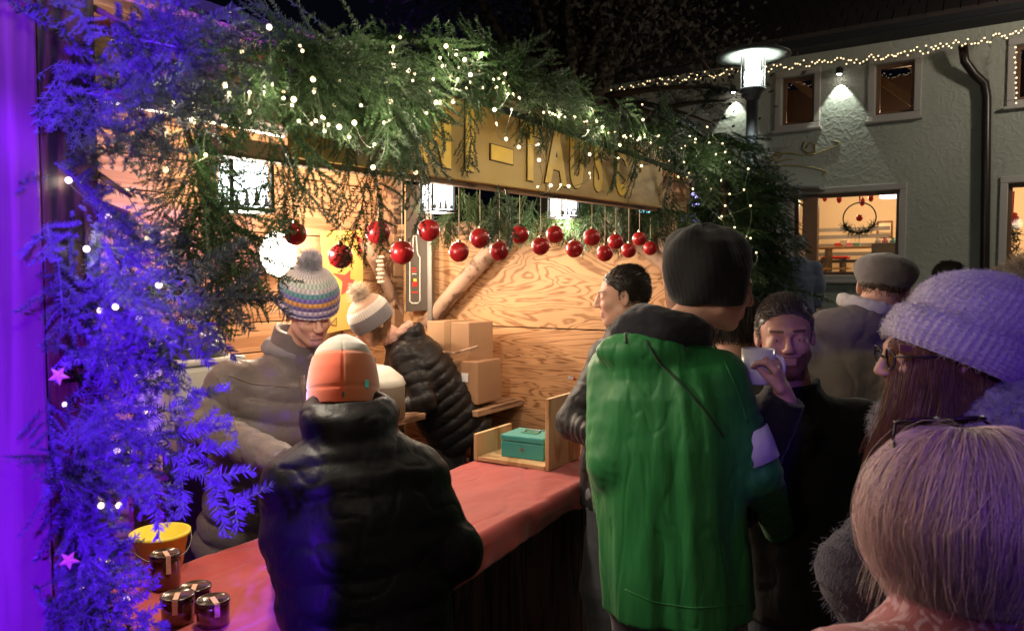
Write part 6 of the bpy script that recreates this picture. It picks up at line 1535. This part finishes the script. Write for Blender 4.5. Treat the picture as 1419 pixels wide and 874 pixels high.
for x0, y0, x1, y1, Yd, fl in ((150, 585, 342, 700, 1.16, .2), (165, 612, 306, 602, 1.20, -.3), (190, 640, 235, 720, 1.18, .3), (120, 405, 372, 424, 1.18, -.2), (180, 420, 248, 495, 1.17, .4), (130, 470, 225, 505, 1.2, 0), (250, 415, 300, 480, 1.15, .2), (80, 150, 262, 120, 1.22, .1), (150, 60, 345, 20, 1.2, .3), (230, 10, 300, 150, 1.16, .1), (90, 230, 130, 400, 1.2, .3), (120, 300, 205, 350, 1.2, .2), (60, 700, 165, 760, 1.15, .1), (70, 790, 190, 865, 1.12, .1), (80, 520, 230, 545, 1.2, 0), (60, 20, 130, 150, 1.2, .2), (80, 830, 215, 880, 1.1, 0), (85, 640, 190, 690, 1.15, .2), (160, 20, 175, 140, 1.2, .3), (220, 150, 240, 250, 1.2, .2)):
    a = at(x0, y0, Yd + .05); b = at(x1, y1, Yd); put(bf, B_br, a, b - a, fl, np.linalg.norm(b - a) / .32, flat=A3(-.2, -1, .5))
# ---- inner garland along the top of the plywood
ing = thing('inner_garland', 'garland of bright green fir twigs hanging above the plywood inside the stall', 'fir garland', ST(S1 - .2, 2.4, 2.15))
for i in range(110):
    x = rng.uniform(610, 955); y = rng.uniform(262, 300) ; p = on_s(x, y, S1 - .14 - .12 * rng.random())
    put(ing, G_soft, p, -UP + rng.normal(size=3) * .45, 0, rng.uniform(.45, .75))
# ---- small fir standing at the right end of the stall
rf = thing('fir_tree', 'fir tree hung with fairy lights at the right end of the stall', 'fir tree', at(1010, 500, 4.25) * A3(1, 1, 0))
bx, by = rf.location[0], rf.location[1]
MB().tube([(bx, by, 0), (bx - .02, by, 1.3), (bx - .05, by, 2.5)], [.05, .035, .01], 10).build('trunk', m_twig, rf, smooth=True)
for i in range(270):
    z_ = 1.0 + 1.55 * rng.random() ** .85; rad = .44 * (1 - (z_ - 1.0) / 2.2); an = rng.uniform(0, 2 * math.pi); rr_ = rad * rng.uniform(.05, .85)
    p = A3(bx + math.cos(an) * rr_ - .06 * (z_ - 1.4), by + math.sin(an) * rr_ * .8, z_)
    put(rf, G_soft if rng.random() < .75 else G_br, p, A3(math.cos(an), math.sin(an), rng.uniform(-.8, .1)), 0, rng.uniform(.6, 1.0), flat=UP)
# ---- dark pine boughs above
pn = thing('pine_tree', 'dark pine behind the stall whose bare boughs cross the lamp light', 'pine tree', (1.35, 6.0, 0))
MB().tube([(1.35, 6.0, 0), (1.2, 6.0, 1.8), (.75, 5.6, 2.9)], [.09, .07, .03], 10).build('trunk', m_twig, pn, smooth=True)
for x0, y0, x1, y1, Yp in ((840, 135, 1000, 122, 4.9), (850, 140, 985, 170, 4.8), (840, 138, 930, 190, 4.8), (900, 160, 1005, 140, 4.9), (880, 150, 1000, 205, 4.7)):
    a = at(x0, y0, 5.6); b = at(x1, y1, Yp); c = (a + b) / 2 + UP * .06
    Q = [a * (1 - f) ** 2 + 2 * c * f * (1 - f) + b * f * f for f in np.linspace(0, 1, 9)]
    MB().tube(Q, np.linspace(.03, .006, 9), 6).build('limb', m_twig, pn, smooth=True)
    for f in np.linspace(.3, 1, 9):
        q = a * (1 - f) ** 2 + 2 * c * f * (1 - f) + b * f * f
        put(pn, D_soft, q, unit(b - a) + rng.normal(size=3) * .55, 0, rng.uniform(.4, .8), flat=UP)
# dark fir bough nearer the camera, hanging in front of the house left of the window
db = thing('fir_bough', 'dark fir bough drooping below the street lamp in front of the house', 'fir bough', at(1060, 240, 4.4))
for i in range(46):
    x = 1012 + 55 * rng.random(); y = 190 + 170 * rng.random(); x += (y - 190) * .08
    put(db, D_soft if y < 260 else G_soft, at(x, y, 4.5 + .25 * rng.random()), A3(.45, 0, -1) + rng.normal(size=3) * .35, 0, rng.uniform(.7, 1.1))
MB().tube([at(985, 190, 4.6), at(1040, 205, 4.6), at(1062, 260, 4.6), at(1075, 330, 4.6)], [.02, .016, .01, .004], 8).build('limb', m_twig, db, smooth=True)
# ---- big leafy tree far behind the stall, nearly lost in the night
m_leafd = M('night_leaf', (0.05, 0.035, 0.022), .8, var=.4)
bt_ = thing('broadleaf_tree', 'huge dark autumn tree towering over the stall against the black sky', 'tree', (1.0, 11.5, 0))
MB().tube([(1.0, 11.5, 0), (0.9, 11.5, 3), (1.1, 11.6, 6)], [.35, .28, .18], 12).build('trunk', m_twig, bt_, smooth=True)
LB = []
for i in range(26):
    an = rng.uniform(0, 6.28); e = A3(1 + math.cos(an) * rng.uniform(1.5, 3.6), 11.5 + math.sin(an) * 2.2, rng.uniform(4.5, 9)); st_ = A3(1, 11.55, rng.uniform(3, 6)); LB.append([st_ + (e - st_) * f + UP * .5 * math.sin(f * 3.1) for f in np.linspace(0, 1, 8)])
V, F = strands(LB, .09, .015, 5); mesh('limbs', V, F, m_twig, bt_)
n = 15000; idx = rng.integers(26, size=n); f = rng.integers(2, 8, size=n); C = np.array(LB)[idx, f] + rng.normal(size=(n, 3)) * .38
a = rng.normal(size=(n, 3)); a /= np.linalg.norm(a, axis=1, keepdims=True); b = np.cross(a, rng.normal(size=(n, 3))); b /= np.linalg.norm(b, axis=1, keepdims=True)
V = np.stack([C, C + a * .05 + b * .03, C + a * .10, C + a * .05 - b * .03], 1).reshape(-1, 3); k = np.arange(n) * 4
mesh('crown', V, np.stack([k, k + 1, k + 2, k + 3], 1), m_leafd, bt_, smooth=False)

# ============================================================ FAIRY LIGHTS
m_led = M('led_glow', (1, 1, 1), .4, emit=(1.0, 0.74, 0.38), estr=2.6); m_ledw = M('led_glow_warm', (1, 1, 1), .4, emit=(1.0, 0.70, 0.36), estr=2.4); m_wire = M('green_wire', (0.05, 0.07, 0.03), .5)
for mm in (m_led, m_ledw):
    try: mm.cycles.emission_sampling = 'NONE'
    except Exception: pass
def ballmesh(r, mat, name='bulb'):
    prof = [(max(.0002, r * math.sin(a)), -r * math.cos(a)) for a in np.linspace(0, math.pi, 7)]
    m_ = MB().lathe(prof, (0, 0, 0), 10, caps=False); me = bpy.data.meshes.new(name); me.from_pydata(np.concatenate(m_.V).tolist(), [], m_.F)
    me.polygons.foreach_set('use_smooth', np.ones(len(me.polygons), dtype=bool)); me.materials.append(mat); return me
led1 = ballmesh(.0034, m_led); led2 = ballmesh(.0052, m_led); led3 = ballmesh(.012, m_ledw)
def string(label, pts, me, par_group, r=.0011, power=0, every=3, col=(1, .86, .6), sag=.012, wire=True):
    P0 = pts[0]; t = thing('fairy_lights', label, 'fairy lights', P0, par_group)
    for i, p in enumerate(pts):
        o = bpy.data.objects.new('bulb', me[i % len(me)] if isinstance(me, list) else me); o.location = Vector(p); link(o, t)
        if power and i % every == 0: lamp('bulb_light', 'POINT', p, power, col, .006)
    if wire:
        Q = []
        for a, b in zip(pts[:-1], pts[1:]):
            a = np.array(a); b = np.array(b)
            if np.linalg.norm(b - a) > .45: 
                if len(Q) > 3: MB().tube(Q, r, 4).build('wire', m_wire, t, smooth=True)
                Q = []; continue
            j = rng.normal(size=3) * .014
            for f in (0, .25, .5, .75): Q.append(a + (b - a) * f + (j - UP * sag) * math.sin(f * math.pi) - UP * .004)
        if len(Q) > 3: MB().tube(Q, r, 4).build('wire', m_wire, t, smooth=True)
    return t
L1 = [(335, 72), (373, 38), (378, 117), (407, 138), (414, 168), (434, 110), (450, 182), (470, 176), (484, 190), (491, 170), (519, 200), (517, 232), (532, 170), (541, 141), (542, 102), (546, 91), (545, 65), (566, 98), (591, 157), (604, 142), (612, 143), (628, 141), (634, 110), (652, 104), (613, 92), (618, 64), (632, 76), (644, 83), (668, 76), (700, 102), (704, 130), (685, 152), (688, 171), (701, 193), (709, 152), (719, 204), (746, 200), (747, 222), (745, 259), (763, 257), (777, 256), (788, 258), (817, 240), (817, 214), (774, 162), (796, 163), (815, 181), (827, 168), (822, 153), (835, 176), (835, 183), (859, 201), (857, 219), (889, 230), (893, 187), (886, 192), (913, 188), (891, 166), (890, 145)]
LX = []
for i in range(85):
    x = rng.uniform(385, 960); yu = ip(x, up_[:, 0], up_[:, 1]); yl = ip(x, lo_[:, 0], lo_[:, 1]); LX.append((x, rng.uniform(yu + 12, max(yu + 20, yl + 25))))
LX.sort(); string('fine fairy lights sunk deep between the needles of the eave garland', [on_t(x, y, TF - rng.uniform(.22, .31)) for x, y in LX], [led1], 'strings of fairy lights', r=.0008)
string('string of white fairy lights woven through the fir garland over the sign', [on_t(x, y, TF - .315) for x, y in L1], [led1, led2], 'strings of fairy lights', r=.0008, power=.5, every=2)
L2 = [(346, 128), (344, 155), (318, 129), (267, 146), (258, 156), (267, 168), (230, 185), (229, 235), (285, 215), (312, 118), (240, 142), (576, 239)]
string('short string of fairy lights in the fir at the left end of the stall', [on_t(x, y, TF - .24) for x, y in L2], [led1, led2], 'strings of fairy lights', power=.35, every=2)
L3 = [(138, 430), (160, 425), (193, 441), (211, 478), (190, 520), (115, 528), (118, 556), (162, 624), (180, 623), (140, 700), (97, 736), (112, 812), (150, 775), (88, 560), (105, 470), (75, 330), (120, 345), (150, 300), (95, 250), (175, 265), (205, 330), (165, 380), (220, 395), (80, 640), (130, 655), (155, 590), (200, 570), (90, 690), (165, 700), (70, 780), (130, 745), (175, 830), (85, 850)]
string('fairy lights glowing between the blue lit fir branches on the post', [at(x, y, 1.19 + .05 * ((x + y) % 3)) for x, y in L3], led2, 'strings of fairy lights', r=.0008, power=.3, every=2)
L4 = [(928, 223), (936, 205), (944, 206), (950, 202), (956, 189), (963, 198), (964, 193), (969, 211), (961, 213), (983, 198), (980, 176), (1001, 199), (1005, 211), (992, 214), (1011, 225), (1037, 234), (1031, 263), (1011, 269), (978, 248), (955, 240), (948, 225), (975, 222), (990, 235), (1000, 250), (985, 262), (1005, 285), (1018, 315), (1000, 300), (1040, 285), (1028, 340), (1040, 330), (960, 262), (940, 245), (1048, 350), (1035, 372)]
string('dense fairy lights on the fir tree at the right end of the stall', [at(x, y, 3.82) for x, y in L4], [led2], 'strings of fairy lights', r=.002, power=1.1, every=3)
EV = []; xs = 832.0; k = 0
base = [(832, 128), (900, 116), (960, 106), (1025, 99), (1100, 90), (1180, 84), (1250, 74), (1330, 60), (1380, 52), (1425, 42)]
while xs < 1424:
    yb = ip(xs, [b[0] for b in base], [b[1] for b in base]); EV.append(on_h(xs, yb + rng.uniform(-5, 6), .5)); xs += rng.uniform(2.6, 5.2) * (0.75 + .25 * (xs > 1000)); k += 1
m_ledv = led3
string('warm fairy lights in a band along the eave of the house', EV, led3, 'strings of fairy lights', r=.004, power=2.0, every=22, col=(1, .75, .42), sag=.03)
EV2 = [on_h(1405 + 4 * rng.random(), y, .3) for y in range(66, 150, 7)]
string('short warm fairy lights hanging at the right edge of the house', EV2, led3, 'strings of fairy lights', r=.004)
# cyan and blue lights seen through the gap by the right post
m_cyan = M('cyan_glow', (.2, .8, 1), .4, emit=(.25, .85, 1.0), estr=5); m_vio = M('violet_glow', (.5, .4, 1), .4, emit=(.45, .4, 1.0), estr=4)
for nm, mt_, n_, xr in (('cyan fairy lights twinkling behind the right post of the stall', m_cyan, 60, (885, 930)), ('blue violet fairy lights behind the fir right of the post', m_vio, 26, (935, 975))):
    pts = [at(rng.uniform(*xr), rng.uniform(268, 312), 5.6) for _ in range(n_)]; pts.sort(key=lambda q: q[0])
    string(nm, pts, ballmesh(.013, mt_), 'strings of fairy lights', r=.003)
# straw stars in the blue fir
m_straw = M('straw', (.62, .42, .18), .6)
for x, y, lb in ((82, 520, 'straw star close to the purple post'), (96, 775, 'lowest straw star in the blue fir')):
    c = at(x, y, 1.13); mb = MB(); e1 = unit((1, .3, .1)); e2 = unit(np.cross(np.cross(e1, UP), e1)); e3 = np.cross(e1, e2); n_ = 10
    V = [c + (e1 * math.cos(q * math.pi / 5 + .3) + e2 * math.sin(q * math.pi / 5 + .3)) * (.015 if q % 2 else .0065) for q in range(n_)]; V += [v + e3 * .003 for v in V] + [c - e3 * .003, c + e3 * .006]
    mb.add(V, [[q, (q + 1) % n_, 20] for q in range(n_)] + [[n_ + (q + 1) % n_, n_ + q, 21] for q in range(n_)] + [[q, n_ + q, n_ + (q + 1) % n_, (q + 1) % n_] for q in range(n_)])
    tag(mb.build('straw_star', m_straw), lb, 'ornament', 'straw stars in the fir')
# jars of steam and breath are left out
